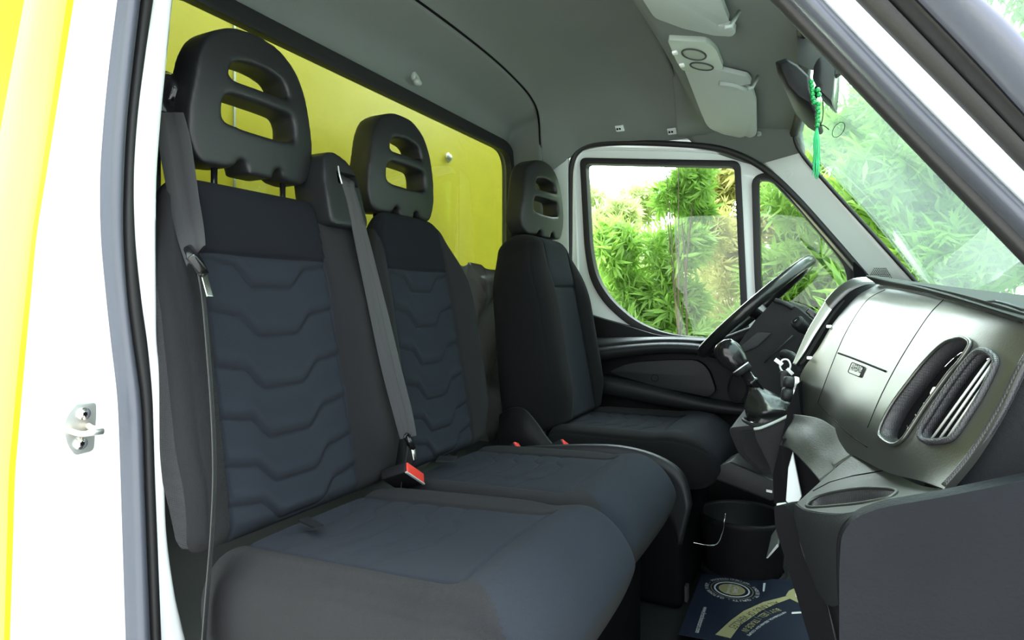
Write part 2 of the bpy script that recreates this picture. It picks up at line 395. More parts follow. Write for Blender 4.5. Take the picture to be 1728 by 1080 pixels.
si = rnd([(.712, .927), (.712, 1.373), (2.103, 1.373), (2.103, .927)], .075, 8)
struct(link('trim_3', plate([[V((-1.078, a, b)) for a, b in so], [V((-1.078, a, b)) for a, b in si]], (.022, 0, 0), .008), 'rubber'))
struct(link('window_1', plate([[V((-1.09, a, b)) for a, b in rnd([(.69, .9), (.69, 1.4), (2.12, 1.4), (2.12, .9)], .08, 6)]], (-.004, 0, 0)), 'rglass'))
# --- floor, front wall
struct(link('floor', box((-.3, 1.37, -.02), (1.7, 1.85, .04)), 'floor'))
struct(link('wall_front', box((.47, 1.37, .40), (.03, 1.85, .80)), 'dark'))
struct(link('wall_left', box((-.3, 2.30, .30), (1.5, .03, .62)), 'dark'))
# --- driver's door
YD = 2.215
def PY(l, Y): return [P(a[0], a[1], Y=Y) for a in l]
win = rnd([(988, 276, 8), (1239, 281, 10), (1250, 520, 60), (1254, 570, 6), (1190, 571, 40), (1120, 563, 30), (1072, 543, 40), (1030, 506, 40), (1006, 468, 60), (996, 420, 60)], 10, 6)
qw = rnd([(1280, 303, 6), (1300, 303, 10), (1345, 350, 60), (1402, 418, 60), (1428, 452, 22), (1432, 500, 30), (1428, 570, 5), (1292, 570, 5), (1284, 480, 60)], 10, 6)
dout = rnd([(945, 700), (948, 300), (957, 240, 40), (1190, 236), (1262, 252, 60), (1330, 306, 60), (1500, 500), (1540, 700)], 20, 6)
door = root('door_1', P(1200, 700, Y=YD), 'white driver door with black lower panel, seen from inside', 'door'); del door['label'], door['category']; struct(door)
link('frame', plate([PY(dout, YD), PY(win, YD), PY(qw, YD)], (0, .035, 0), .004), 'white', door)
wo_ = rnd([(978, 266, 12), (1249, 271, 14), (1261, 520, 60), (1266, 582, 6), (1190, 582, 40), (1114, 573, 30), (1062, 551, 40), (1018, 512, 40), (995, 472, 60), (986, 420, 60)], 10, 6)
def inset_ring(outer_, inner_, Y, t, mat, name, par): return link(name, plate([PY(outer_, Y), PY(inner_, Y)], (0, t, 0), .003), mat, par)
inset_ring(wo_, win, YD-.012, .04, 'rubber', 'window_seal', door)
qo = rnd([(1268, 298, 26), (1300, 288, 20), (1355, 343, 60), (1414, 412, 60), (1440, 448, 22), (1444, 500, 30), (1440, 585, 5), (1282, 585, 5), (1273, 480, 60)], 10, 6)
inset_ring(qo, qw, YD-.014, .04, 'rubber', 'quarter_window_seal', door)
link('window_glass', plate([PY(rnd([(975, 262), (1256, 266), (1266, 590), (975, 590)], 3), YD+.02)], (0, .004, 0)), 'glass', door)
link('quarter_glass', plate([PY(rnd([(1270, 290), (1300, 290), (1440, 440), (1445, 585), (1285, 585)], 3), YD+.018)], (0, .004, 0)), 'glass', door)
# white relief lip of the door frame round the windows
lip = crom(PY([(976, 520), (974, 420), (970, 300), (978, 262), (1000, 252), (1100, 252), (1200, 256), (1246, 262)], YD-.004), 6)
link('frame_lip', tube(lip, .006, 8), 'white', door)
seal = crom(PY([(951, 760), (953, 640), (957, 540), (961, 440), (962, 330), (964, 282), (975, 256), (1004, 243), (1080, 241), (1180, 246), (1235, 257), (1288, 284), (1340, 330), (1400, 396), (1452, 456), (1490, 500)], 2.185), 8)
struct(link('trim_4', tube(seal, .0105, 10), 'rubber'))
# lower door panel
dp = rnd([(960, 520), (1012, 537, 20), (1055, 549, 30), (1112, 567, 20), (1300, 574, 3), (1560, 574, 3), (1560, 900, 3), (955, 900, 3)], 6, 6)
link('door_panel', plate([PY(dp, 2.17)], (0, .04, 0), .006), 'blk', door)
link('sill_top', ribbon(PY([(1000, 571), (1060, 571), (1130, 572), (1200, 574), (1300, 580)], 2.17), PY([(1000, 592), (1060, 583), (1130, 578), (1200, 582), (1300, 590)], 2.10), V((0, -.01, .012)), V((0, .05, 0))), 'blk2', door)
link('armrest', ribbon(PY([(1000, 588), (1060, 581), (1130, 577), (1200, 583), (1290, 610)], 2.10), PY([(1000, 612), (1060, 603), (1130, 597), (1200, 603), (1290, 632)], 2.11), V((0, -.03, 0)), V((0, .06, 0))), 'blk2', door)
link('pocket_insert', plate([PY(rnd([(1026, 628, 10), (1062, 612, 20), (1135, 607, 20), (1178, 608, 16), (1196, 624, 14), (1208, 660, 10), (1196, 670, 10), (1105, 652, 30)], 10, 5), 2.135)], (0, .04, 0), .004), 'blk2', door)
link('speaker_ring', tube(crom([P(1105+6*cos(a), 638+6*sin(a), Y=2.134) for a in [k*pi/4 for k in range(8)]], 3, True), .0008, 6, True), 'dark', door)
link('map_pocket', ribbon(PY([(1005, 633), (1060, 643), (1120, 657), (1200, 676), (1300, 690)], 2.115), PY([(1005, 664), (1060, 674), (1120, 686), (1200, 698), (1300, 706)], 2.12), V((0, -.02, 0)), V((0, .06, 0))), 'blk2', door)
link('tweeter_corner', plate([PY(rnd([(1440, 440), (1456, 455), (1490, 505), (1440, 505)], 4), 2.16)], (0, .03, 0), .003), 'dark', door)
link('inner_handle_recess', tube(crom([P(1245+16*cos(a), 655+24*sin(a), Y=2.11) for a in [k*pi/4 for k in range(8)]], 4, True), .003, 8, True), 'blk', door)
link('cup_recess', plate([[P(x, y, Y=2.085) for x, y in rnd([(1168, 577), (1200, 573), (1240, 575), (1200, 581)], 6)]], (0, -.002, 0)), 'dark', door)
# driver's belt pillar
struct(link('trim_5', plate([PY(rnd([(906, 263), (958, 265), (960, 560), (880, 560)], 4), 2.17)], (0, .02, 0), .004), 'whitep'))
# driver's windscreen pillar
def quad(a, b, c, d, th, mat, name, n=6):
    return link(name, solidify(grid_mesh([[a.lerp(b, i/n).lerp(d.lerp(c, i/n), j/n) for i in range(n+1)] for j in range(n+1)]), th, 0), mat)
apil = struct(quad(P(1286, 276, Y=2.2), P(1350, 258, Y=2.125), P(1560, 492, Y=2.125), P(1470, 492, Y=2.2), .006, 'white', 'trim_6'))
ca = P(1330, 294, Y=2.15); struct(link('trim_7', tube([ca+V((0, 0, 0))+(P(1330+6*cos(k*pi/8), 294+6*sin(k*pi/8), Y=2.15)-ca) for k in range(16)], .0009, 6, True), 'whitep'))
gr = root('speaker_grille', P(1484, 468, Y=2.13), 'small dotted speaker grille at the foot of the white windscreen pillar', 'grille')
dm = []
for j in range(8):
    for i in range(13):
        x = 1466+i*3.2+(j % 2)*1.6; y = 453+j*2.6
        if abs(x-1484) < 11+j*1.6: dm.append(ellipsoid(P(x, y, Y=2.14), (.0016, .0012, .0016), None, 6, 4))
link('perforations', join(*dm), 'dark', gr)
struct(link('trim_23', plate([[V((-.96, 2.225, 1.355)), V((-.18, 2.225, 1.355)), V((-.18, 2.225, 1.62)), V((-.96, 2.225, 1.62))]], (0, .02, 0)), 'liner'))
struct(link('trim_22', thicken(grid_mesh(patch([[P(1150, 222, Y=2.17), P(1255, 219, Y=2.12), P(1346, 195, Y=2.05)], [P(1165, 238, Y=2.19), P(1275, 250, Y=2.17), P(1350, 232, Y=2.10)], [P(1180, 249, Y=2.205), P(1292, 283, Y=2.21), P(1353, 263, Y=2.13)]], 6, 6)), .02, (0, 1, 1)), 'liner'))
# --- windscreen
wt = [V((-.10, .56, 1.33)), V((-.05, .9, 1.335)), V((-.035, 1.375, 1.34)), V((-.05, 1.8, 1.335)), V((-.085, 2.135, 1.33))]
wb = [V((.29, .50, .80)), V((.40, .85, .79)), V((.46, 1.375, .78)), V((.40, 1.8, .80)), V((.295, 2.15, .80))]
rows = patch([wt, [a.lerp(b, .5)+V((.012, 0, .012)) for a, b in zip(wt, wb)], wb], 8, 10)
struct(link('window_2', solidify(grid_mesh(rows), .005, 0), 'wglass'))
struct(link('trim_8', tube(crom([wt[0]]+wt, 8), .013, 8), 'rubber'))
edge = [P(1347, 180, Y=2.05), P(1340, 222, Y=2.1), P(1352, 258, Y=2.12), P(1400, 315, Y=2.12), P(1480, 403, Y=2.12), P(1560, 492, Y=2.12)]
struct(link('trim_9', tube(crom(edge, 8), .006, 8), 'rubber'))
# --- passenger side door opening, rear edge: (x at y) lines of the photograph at the real jamb
ys = [-160, 0, 100, 200, 300, 400, 500, 580, 660, 720, 800, 900, 1000, 1080, 1240]
def line(d): return [(float(np.interp(y, [a for a, b in d], [b for a, b in d])) if d[0][0] <= y <= d[-1][0] else (d[0][1]+(y-d[0][0])*(d[1][1]-d[0][1])/(d[1][0]-d[0][0]) if y < d[0][0] else d[-1][1]+(y-d[-1][0])*(d[-1][1]-d[-2][1])/(d[-1][0]-d[-2][0])), y) for y in ys]
E0 = line([(0, 41), (222, 0), (500, -45), (1080, -110)])
E1 = line([(0, 113), (400, 54), (622, 30), (800, 15), (1080, 7)])
E1b = line([(0, 125), (400, 62), (622, 41), (800, 26), (1080, 17)])
E2 = line([(0, 202), (120, 187), (240, 176), (330, 172), (430, 176), (578, 192), (680, 204), (800, 208), (1080, 217)])
E3 = line([(0, 234), (100, 222), (220, 209), (330, 204), (400, 204), (490, 209), (600, 223), (680, 235), (800, 239), (1080, 250)])
E4 = line([(0, 257), (100, 242), (220, 227), (330, 222), (400, 226), (485, 234), (622, 253), (700, 256), (800, 259), (1080, 270)])
E5 = line([(0, 291), (130, 278), (240, 267), (300, 264), (400, 263), (640, 265), (663, 275), (800, 277), (940, 282), (990, 292), (1060, 309), (1080, 312)])
def PX(l, X): return [P(a, b, X=X) for a, b in l]
struct(link('trim_10', ribbon(PX([(x-400, y) for x, y in E0], -.89), PX(E0, -.872), V((.0, 0, 0)), V((-.02, .0, 0))), 'yellow'))
struct(link('trim_11', ribbon(PX(E0, -.872), PX(E1, -.868), V((.004, 0, 0)), V((-.02, 0, 0))), 'yellow_refl'))  # yellow reflection on the white jamb, painted as a pale strip
struct(link('yellow_refl_line', ribbon(PX(E1, -.868), PX(E1b, -.868), V((.0, 0, 0)), V((-.02, 0, 0))), 'yellow'))  # thin yellow reflection at the edge gap, painted as a line
jamb = struct(link('trim_13', ribbon(PX(E1b, -.868), PX([(x+8, y) for x, y in E2], -.868), V((.003, 0, 0)), V((-.03, 0, 0))), 'white'))
struct(link('trim_14', ribbon(PX(E2, -.86), PX(E3, -.855), V((.022, -.004, 0)), V((-.02, 0, 0))), 'rubberg'))
struct(link('trim_15', ribbon(PX(E3, -.86), PX(E4, -.86), V((.010, 0, 0)), V((-.03, 0, 0))), 'rubber'))
struct(link('trim_16', ribbon(PX([(x-6, y) for x, y in E4], -.868), PX(E5, -.868), V((.006, 0, 0)), V((-.03, 0, 0))), 'white'))
struct(link('wall_right', ribbon([p+V((-.02, .0, 0)) for p in PX(E5, -.868)], [p+V((-.25, .05, 0)) for p in PX(E5, -.868)], V((0, 0, 0)), V((0, -.04, 0))), 'dark'))
# --- passenger side door opening, front edge
def al(x0, x1728, k=0): 
    # straight line of the photograph through (x0,0) and (1728,x1728) with a slight bow
    return [(x0+(1728-x0)*t, x1728*t+k*sin(pi*t)) for t in [-.36+i*.16 for i in range(12)]]
A0, A1, A2, A3, A4, A5 = al(1303, 442), al(1331, 405, 4), al(1388, 345, 4), al(1443, 289), al(1503, 237), al(1655, 68, -4)
def AY(l, Y): return [P(a, b, Y=Y) for a, b in l]
bk = V((.003, .014, .002)); A4b = al(1548, 192, -2)
struct(link('trim_17', ribbon(AY(A0, .60), AY(A1, .58), V((-.006, -.003, .0)), bk), 'rubber'))
struct(link('trim_18', ribbon(AY(A1, .58), AY(A2, .56), V((-.006, -.018, .0)), bk), 'rubberg'))
struct(link('trim_19', ribbon(AY(A2, .56), AY(A3, .55), V((0, -.003, 0)), bk), 'white'))
struct(link('trim_20', ribbon(AY(A3, .55), AY(A4, .54), V((0, -.004, 0)), bk), 'rubber'))
struct(link('trim_21', ribbon(AY(A4, .54), AY(A4b, .52), V((-.002, -.006, 0)), bk), 'rubber'))
struct(link('trim_24', ribbon(AY(A4b, .52), AY(A5, .50), V((-.002, -.020, 0)), V((.004, .03, .004))), 'lav'))
#SPLIT
# ================================================================== outside
struct(link('ground', box((0, 12, -.80), (60, 60, .02)), 'ground'))
yw = root('cargo_box', (-1.42, 1.4, -.2), 'bright yellow cargo box wall close behind the rear window', 'truck body')
link('front_panel', box((-1.46, 1.7, 1.2), (.06, 3.6, 3.0)), 'boxy', yw)
link('side_light_blocker', box((-1.27, .44, .9), (.30, .02, 2.2)), 'boxy', yw)  # unseen plate, added to keep light off the near side of the gap
link('chassis_light_blocker', box((-1.26, 1.5, -.05), (.30, 2.4, .06)), 'dark', yw)  # dark chassis plate, added to stop ground bounce lighting the yellow wall
for y in (1.17,): link('panel_seam', box((-1.428, y, 1.2), (.006, .006, 3.0)), 'steel', yw)
bp = P(756, 266, X=-1.42)
bolt = link('bolt', join(lathe([(.0, 0), (.022, 0), (.022, .004), (.0, .004)], 6, V((1, 0, 0)), bp), lathe([(0, .004), (.013, .004), (.013, .014), (0, .014)], 6, V((1, 0, 0)), bp)), 'steel', yw); bolt['label'] = 'steel bolt with washer'
def leaves_mesh(centres, size, nleaf, seed, up=.3, wid=.16):
    r = np.random.default_rng(seed); n = len(centres); N = n*nleaf
    c = np.repeat(np.asarray(centres), nleaf, 0); s = np.repeat(size*r.uniform(.7, 1.3, n), nleaf)
    ax = r.normal(size=(n, 3)); ax[:, 2] += up; ax /= np.linalg.norm(ax, axis=1)[:, None]; ax = np.repeat(ax, nleaf, 0)
    d = r.normal(size=(N, 3)); d -= ax*(d*ax).sum(1)[:, None]*.75; d /= np.linalg.norm(d, axis=1)[:, None]
    side = np.cross(d, ax); side /= np.linalg.norm(side, axis=1)[:, None]; nn = np.cross(side, d); L = (s*r.uniform(.7, 1.1, N))[:, None]
    v = np.stack([c, c+d*L*.45+side*L*wid*.5+nn*L*.06, c+d*L-nn*L*.08, c+d*L*.45-side*L*wid*.5+nn*L*.06], 1).reshape(-1, 3)
    me = bpy.data.meshes.new('leaves'); me.vertices.add(4*N); me.vertices.foreach_set('co', v.ravel()); me.loops.add(4*N); me.loops.foreach_set('vertex_index', np.arange(4*N))
    me.polygons.add(N); me.polygons.foreach_set('loop_start', np.arange(N)*4); me.polygons.foreach_set('loop_total', np.full(N, 4)); me.update(calc_edges=True); return me
def bush(name, c, rad, n, size, mat, label, seed, trunk=True, cat='tree', blobs=9, nleaf=8, thin=0):
    tk = .16 if thin else 1.0
    r = np.random.default_rng(seed); t = root(name, (c[0], c[1], -.79), label, cat)
    bl = r.uniform(-1, 1, (blobs, 3))*np.array(rad)*.75+np.array(c); br = r.uniform(.25, .45, blobs)*min(rad)*1.3
    k = r.integers(0, blobs, n); d = r.normal(size=(n, 3)); d /= np.linalg.norm(d, axis=1)[:, None]
    pts = bl[k]+d*(br[k]*r.uniform(.45, 1.05, n)**.5)[:, None]; pts[:, 2] = np.maximum(pts[:, 2], -.7)
    link('foliage', leaves_mesh(pts, size, nleaf, seed), mat, t)
    if trunk:
        ms = [tube(crom([V((c[0], c[1], -.79)), V((c[0]+.05, c[1], c[2]*.4)), V((c[0]-.03, c[1]+.05, c[2]+rad[2]*.3))], 5), [.06*tk*(1-i/14) for i in range(11)], 8)]
        for b in bl[:6]: ms.append(tube(crom([V((c[0], c[1], c[2]*.3)), V((c[0], c[1], c[2]*.3)).lerp(V(b), .5)+V((0, 0, .1)), V(b)], 4), [.028*tk*(1-i/12) for i in range(9)], 6))
        link('branches', join(*ms), 'bark', t)
    return t
# crowns stand where the photograph shows them through each opening
bush('leafy_shrub', (-1.04, 4.4, .83), (.42, .32, .55), 1700, .13, 'leaf2', 'green leafy shrub in the lower middle of the door window', 11, thin=1, blobs=14)
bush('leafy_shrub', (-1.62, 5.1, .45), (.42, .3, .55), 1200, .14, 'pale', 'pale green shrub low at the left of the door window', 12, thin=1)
bush('flowering_shrub', (-.84, 4.1, 1.74), (.22, .28, .40), 900, .10, 'leaf', 'overhanging green branches high in the door window', 13, thin=1)
bush('flowering_shrub', (-.86, 4.75, 1.35), (.25, .25, .3), 500, .08, 'leafy', 'cream and yellow blossom sprays in the middle of the door window', 14, trunk=False)
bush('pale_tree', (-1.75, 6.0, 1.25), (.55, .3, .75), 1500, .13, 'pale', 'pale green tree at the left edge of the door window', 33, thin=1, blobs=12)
bush('leafy_tree', (-.2, 4.6, 1.1), (.42, .4, .95), 1900, .15, 'leaf2', 'dense green tree behind the quarter window', 15, blobs=14, thin=1)
bush('leafy_tree', (-.66, 5.5, 1.2), (.45, .4, .95), 1500, .15, 'leafy', 'yellowish green tree behind the right of the door window', 16, blobs=14, thin=1)
bush('leafy_tree', (.62, 3.7, 1.25), (.5, .5, 1.05), 2300, .135, 'leaf', 'dense green tree directly behind the windscreen', 17, blobs=16, thin=1)
bush('leafy_tree', (1.15, 3.3, 2.35), (.65, .45, .75), 2600, .125, 'leaf2', 'tall tree filling the top right corner beyond the pillar', 18, blobs=16, thin=1)
bush('leafy_tree', (1.75, 3.9, .7), (.75, .5, .8), 2000, .15, 'leaf', 'low dark green tree beyond the dashboard at the right', 19, blobs=14, thin=1)
bush('leafy_tree', (.25, 5.6, 2.1), (1.1, .5, 1.2), 2600, .17, 'leaf', 'tall green tree far behind the rear view mirror', 20, blobs=18, thin=1)
bush('leafy_tree', (2.0, 5.8, 1.6), (1.6, .5, 1.6), 2800, .22, 'leaf', 'wide dark green tree closing the view far beyond the windscreen', 23, blobs=20, thin=1)
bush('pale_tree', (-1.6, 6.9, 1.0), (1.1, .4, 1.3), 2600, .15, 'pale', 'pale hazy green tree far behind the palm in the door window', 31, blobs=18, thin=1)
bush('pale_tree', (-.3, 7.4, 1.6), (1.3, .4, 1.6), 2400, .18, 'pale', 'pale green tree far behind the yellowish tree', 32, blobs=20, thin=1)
bush('low_hedge', (-1.0, 3.9, -.05), (.65, .3, .35), 1500, .09, 'leaf2', 'low bright green hedge along the bottom of the door window', 21, trunk=False, cat='hedge')
bush('low_hedge', (.3, 4.2, -.1), (.7, .3, .35), 1300, .10, 'leaf', 'low green hedge below the quarter window behind the steering wheel', 22, trunk=False, cat='hedge')
# palm
pt = root('date_palm', (-1.7, 6.6, -.79), 'pale date palm with arching fronds behind the shrubs in the door window', 'palm tree')
pc = V((-1.7, 6.6, 1.15)); link('trunk', tube([V((-1.7, 6.6, -.79)), V((-1.68, 6.6, .3)), pc], [.14, .13, .12], 10), 'bark', pt)
vs, fs = [], []
for k in range(34):
    a = random.uniform(0, 2*pi); el = random.uniform(.1, 1.2); L = random.uniform(1.3, 1.8); dx = V((cos(a)*cos(el), sin(a)*cos(el), sin(el)))
    q = [pc+dx*(L*t)+V((0, 0, -.75*L*t*t)) for t in [i/26 for i in range(27)]]
    for i in range(2, 26):
        t_ = (q[i+1 if i < 26 else i]-q[i-1]).normalized(); s_ = t_.cross(V((0, 0, 1))).normalized()
        for sg in (-1, 1):
            l = .34*sin(pi*(i/28)**.7)+.06; d = (s_*sg*.8+t_*.6+V((0, 0, -.25))).normalized(); b = len(vs)
            vs += [q[i], q[i]+d*l*.5+t_*.012, q[i]+d*l, q[i]+d*l*.5-t_*.012]; fs.append((b, b+1, b+2, b+3))
link('fronds', mesh(vs, fs, False), 'palm', pt)
#SPLIT
# ================================================================== seats
def pad(p0, p1, nrm, Yc, hwf, T, r0, r1, disp, matf, nt=180, nf=230, nb=26, sq=6.0, crownf=None):
    """upholstered block: axis p0->p1 (X,Z pairs) on its front face centre line, front normal nrm, width function hwf(t), thickness T(t)"""
    p0, p1, nr = V((p0[0], 0, p0[1])), V((p1[0], 0, p1[1])), V((nrm[0], 0, nrm[1])).normalized(); L = (p1-p0).length; ax = (p1-p0)/L
    ts = []
    n0 = 22
    for i in range(n0): ts.append(r0/L*(1-cos(pi/2*i/n0)))
    for i in range(nt): ts.append(r0/L+(1-(r0+r1)/L)*i/(nt-1))
    for i in range(1, n0+1): ts.append(1-r1/L+r1/L*sin(pi/2*i/n0))
    qa = np.linspace(-1, 1, nf); qf = .45*np.sin(qa*pi/2)+.55*(qa*1.5-.5*qa**3)
    qb = np.sin(np.linspace(1, -1, nb+2)[1:-1]*pi/2)
    rows = []; mi = []
    for t in ts:
        d0 = max(0, 1-t*L/r0); d1 = max(0, 1-(1-t)*L/r1); e = sqrt(max(0, 1-max(d0, d1)**2)); e = max(e, .02)
        w_ = hwf(t); rr = (r0 if d0 > d1 else r1); w_ = max(w_-min(rr, .05)*(1-e), .01); th = T(t)*e; c = p0+ax*(t*L)-nr*(T(t)/2)
        hf = th/2*np.power(np.maximum(1-np.abs(qf)**sq, 0), 1/2.4)
        y = qf*w_
        off = disp(t*L, y, w_)*e
        row = [V((c.x, Yc+yy, c.z))+nr*float(h+o) for yy, h, o in zip(y, hf, off)]
        hb = th/2*np.power(np.maximum(1-np.abs(qb)**4, 0), 1/2.4)
        row += [V((c.x, Yc+q*w_, c.z))-nr*float(h) for q, h in zip(qb, hb)]
        rows.append(row)
    me = grid_mesh(rows, closed_u=True); nu = len(rows[0])
    for j in range(len(rows)-1):
        tm = (ts[j]+ts[j+1])/2*L
        for i in range(nu): mi.append(matf(tm, (rows[j][i].y-Yc), i < nf-1, tm/L))
    me.polygons.foreach_set('material_index', mi)
    bm = bmesh.new(); bm.from_mesh(me); bm.verts.ensure_lookup_table()
    for base in (0, (len(rows)-1)*nu): bm.faces.new([bm.verts[base+k] for k in range(nu)])
    bmesh.ops.recalc_face_normals(bm, faces=bm.faces); bm.to_mesh(me); bm.free()
    me.polygons.foreach_set('use_smooth', [True]*len(me.polygons)); return me
def g_(d, w): return np.exp(-(d/w)**2)
def chev(s, amp): return amp*smst(.28, .62, np.abs(s))+amp*.22*smst(.62, 1, np.abs(s))
def make_back(Yc, pc, ph, hw, X0, Z0, X1, Z1, lines, zseam, T0=.10, B=.035, name='backrest', par=None, shoulder=.62, T1=.075):
    """pc: centre offset of the quilted panel, ph: its half width"""
    L = sqrt((X1-X0)**2+(Z1-Z0)**2); ls = [(z-Z0)/(Z1-Z0)*L for z in lines]; tseam = (zseam-Z0)/(Z1-Z0)*L
    def hwf(t):
        return hw*(.93+.07*float(smst(0, .3, t)))*(1-(1-shoulder)*float(smst(.66, 1.0, t))**1.3)
    def panel(t): return ph*(1.0-.06*t/L)
    def disp(t, y, w_):
        yy = np.abs(y-pc); p_ = panel(t); s = (y-pc)/p_
        env = float(smst(-.05, .12, t)*(1-.75*smst(.6*L, .95*L, t)))
        o = B*env*smst(p_-.012, p_+.055, yy)-.008*env*g_(s*p_, p_*.75)
        o = o-.005*g_(yy-p_, .0035)-.002*g_(yy-p_, .012)
        ins = (yy < p_)
        for l in ls:
            d = t-(l+chev(s, .036))
            o = o+ins*(-.0046*g_(d, .0026)-.0020*g_(d+.004, .013)+.0030*g_(d-.014, .010))
        o = o+ins*(-.005*g_(t-tseam-.002*s, .0035)-.002*g_(t-tseam, .012)+.002*g_(t-tseam-.03, .02))
        o = o-.0018*g_(np.abs(y)-w_*.93, .003)*(abs(t-L/2) < L*.46)
        return o
    def matf(t, y, front, tn):
        if front and abs(y-pc) < panel(t): return 1 if t > tseam else 0
        if front and tn > .985: return 1
        if y-pc > 0 or front: return 2
        return 4 if (y < -hw*.9) else 3
    me = pad((X0, Z0), (X1, Z1), (Z1-Z0, X0-X1), Yc, hwf, lambda t: T0+(T1-T0)*t, .03, .045, disp, matf)
    return link(name, me, ['navy', 'navy_top', 'char', 'blackf', 'mesh'], par)
def make_cushion(Yc, hw, pc, ph, X0, X1, Z0, Z1, T, xseam, par, B=.016, wavec=.05, mats=('navy', 'char', 'char'), rf=.085):
    L = X1-X0
    def hwf(t): return hw*(.97+.03*float(smst(0, .45, t)))
    def panel(t): return ph*(1+.10*t/L)
    ws = [.07, .125, .18, .235, .29]
    def disp(t, y, w_):
        yy = np.abs(y-pc); p_ = panel(t); s = (y-pc)/p_
        env = float(smst(-.02, .08, t)*(1-smst(L*.62, L*.86, t)))
        o = B*env*smst(p_-.01, p_+.05, yy)-.004*env
        o = o+.012*float(smst(xseam-X0-.02, xseam-X0+.05, t))*(1-float(smst(L-.09, L, t)))
        fr = float(1-smst(xseam-X0-.01, xseam-X0+.0, t)) 
        edge = np.where(t < xseam-X0+.01, yy-p_, 9.)
        o = o-.004*g_(edge, .0035)-.0015*g_(edge, .012)
        for l in ws:
            d = t-(l-chev(s, .03)); o = o+(yy < p_)*fr*(-.0018*g_(d, .0035)-.0016*g_(d, .013))
        o = o-(yy < p_*1.02)*(.0040*g_(t-(xseam-X0)-.012*s**2, .0035)+.0012*g_(t-(xseam-X0), .015))
        o = o-.0022*g_(np.abs(y)-w_*.94, .0028)
        return o
    def matf(t, y, front, tn):
        if front and abs(y-pc) < panel(t)*(1+.45*float(smst(xseam-X0, L, t))): return 0
        return 1 if front else 2
    me = pad((X0, Z0), (X1, Z1), (Z0-Z1, X1-X0), Yc, hwf, lambda t: T, .03, rf, disp, matf, sq=9)
    return link('cushion', me, list(mats), par)
def make_headrest(Yc, X, Z, par, tilt=.0, sc=1.0, yaw=0.0):
    """black headrest with two openings; X front plane, Z underside"""
    O = [(-.030, .0), (-.030, .018), (-.045, .024), (-.055, .005), (-.115, .0, .03), (-.137, .045), (-.135, .10), (-.118, .185), (-.095, .235, .04), (-.045, .262), (.0, .266)]
    R = [(-a[0], a[1])+tuple(a[2:]) for a in reversed(O[:-1])]
    out = rnd([tuple([x*sc, z*sc]+list(r)) for x, z, *r in O+R], .016, 5)
    s1 = rnd([(-.070*sc, .160*sc), (-.056*sc, .196*sc), (.0, .203*sc), (.056*sc, .196*sc), (.070*sc, .160*sc)], .014, 5)
    s2 = rnd([(-.082*sc, .080*sc), (-.077*sc, .132*sc), (.077*sc, .132*sc), (.082*sc, .080*sc), (.0, .075*sc)], .016, 5)
    th = .062
    me = plate([[V((0, a, b)) for a, b in out], [V((0, a, b)) for a, b in s1], [V((0, a, b)) for a, b in s2]], (-th, 0, 0))
    me = bake(me, ('REMESH', dict(mode='VOXEL', voxel_size=.0042, use_smooth_shade=True)), ('SMOOTH', dict(iterations=14, factor=.75)))
    cy, sy = cos(yaw), sin(yaw)
    for v in me.vertices:
        x, y, z = v.co; y *= 1.03; x = x*1.10
        x += -.55*y*y*1.6+(.012*sin(z/.266*pi) if True else 0)-tilt*(z-.13)
        v.co = V((X+x*cy-y*sy, Yc+x*sy+y*cy, Z+z))
    h = link('headrest', me, 'head', par)
    return h
def posts(Yc, X, Z, par, d=.075):
    for s in (-1, 1):
        link('headrest_post', tube([V((X-.033, Yc+s*d, Z-.06)), V((X-.033, Yc+s*d, Z+.05))], .0055, 10), 'gloss', par)
        link('post_socket', lathe([(0, 0), (.016, 0), (.016, .006), (.011, .012), (0, .012)], 16, V((0, 0, 1)), V((X-.033, Yc+s*d, Z-.020))), 'blk', par)
LN = [.832, .749, .662, .582, .510, .452]
s1 = root('passenger_seat', (-.80, .80, .28), 'dark navy passenger seat nearest the open door with charcoal bolsters', 'seat')
make_back(.826, -.038, .140, .249, -.785, .44, -.890, 1.012, LN, .885, par=s1, shoulder=.84)
make_cushion(.808, .222, .0, .135, -.815, -.275, .435, .462, .165, -.41, s1)
make_headrest(.795, -.905, 1.030, s1, .05, .97)
posts(.795, -.895, 1.0, s1)
s2 = root('passenger_seat', (-.80, 1.25, .28), 'middle dark navy passenger seat beside the belt tower, without a tongue across it', 'seat')
s2['label'] = 'dark navy middle seat between the near passenger seat and the driver seat'
make_back(1.252, -.015, .125, .195, -.785, .44, -.89, 1.025, LN, .885, par=s2, shoulder=.62)
make_cushion(1.25, .215, .0, .135, -.815, -.30, .432, .452, .165, -.44, s2)
make_headrest(1.258, -.925, 1.015, s2, .05, .96)
posts(1.258, -.925, .985, s2)
s3 = root('driver_seat', (-.70, 1.85, .28), 'black driver seat by the far door, its headrest against the white pillar', 'seat')
make_back(1.835, .02, .105, .225, -.665, .44, -.775, 1.03, [], .86, par=s3, T0=.22, T1=.15, shoulder=.66)
o3 = make_cushion(1.84, .225, .0, .13, -.72, -.235, .452, .455, .15, -.40, s3, mats=('navy_top', 'blackf', 'blackf'))
make_headrest(1.905, -.83, 1.025, s3, .05, .97, -.12)
posts(1.90, -.83, 1.0, s3)
for m_ in s3.children:
    if m_.name.startswith('backrest'):
        for i, k in enumerate(['navy_top', 'navy_top', 'blackf', 'blackf', 'blackf']): m_.data.materials[i] = M[k]
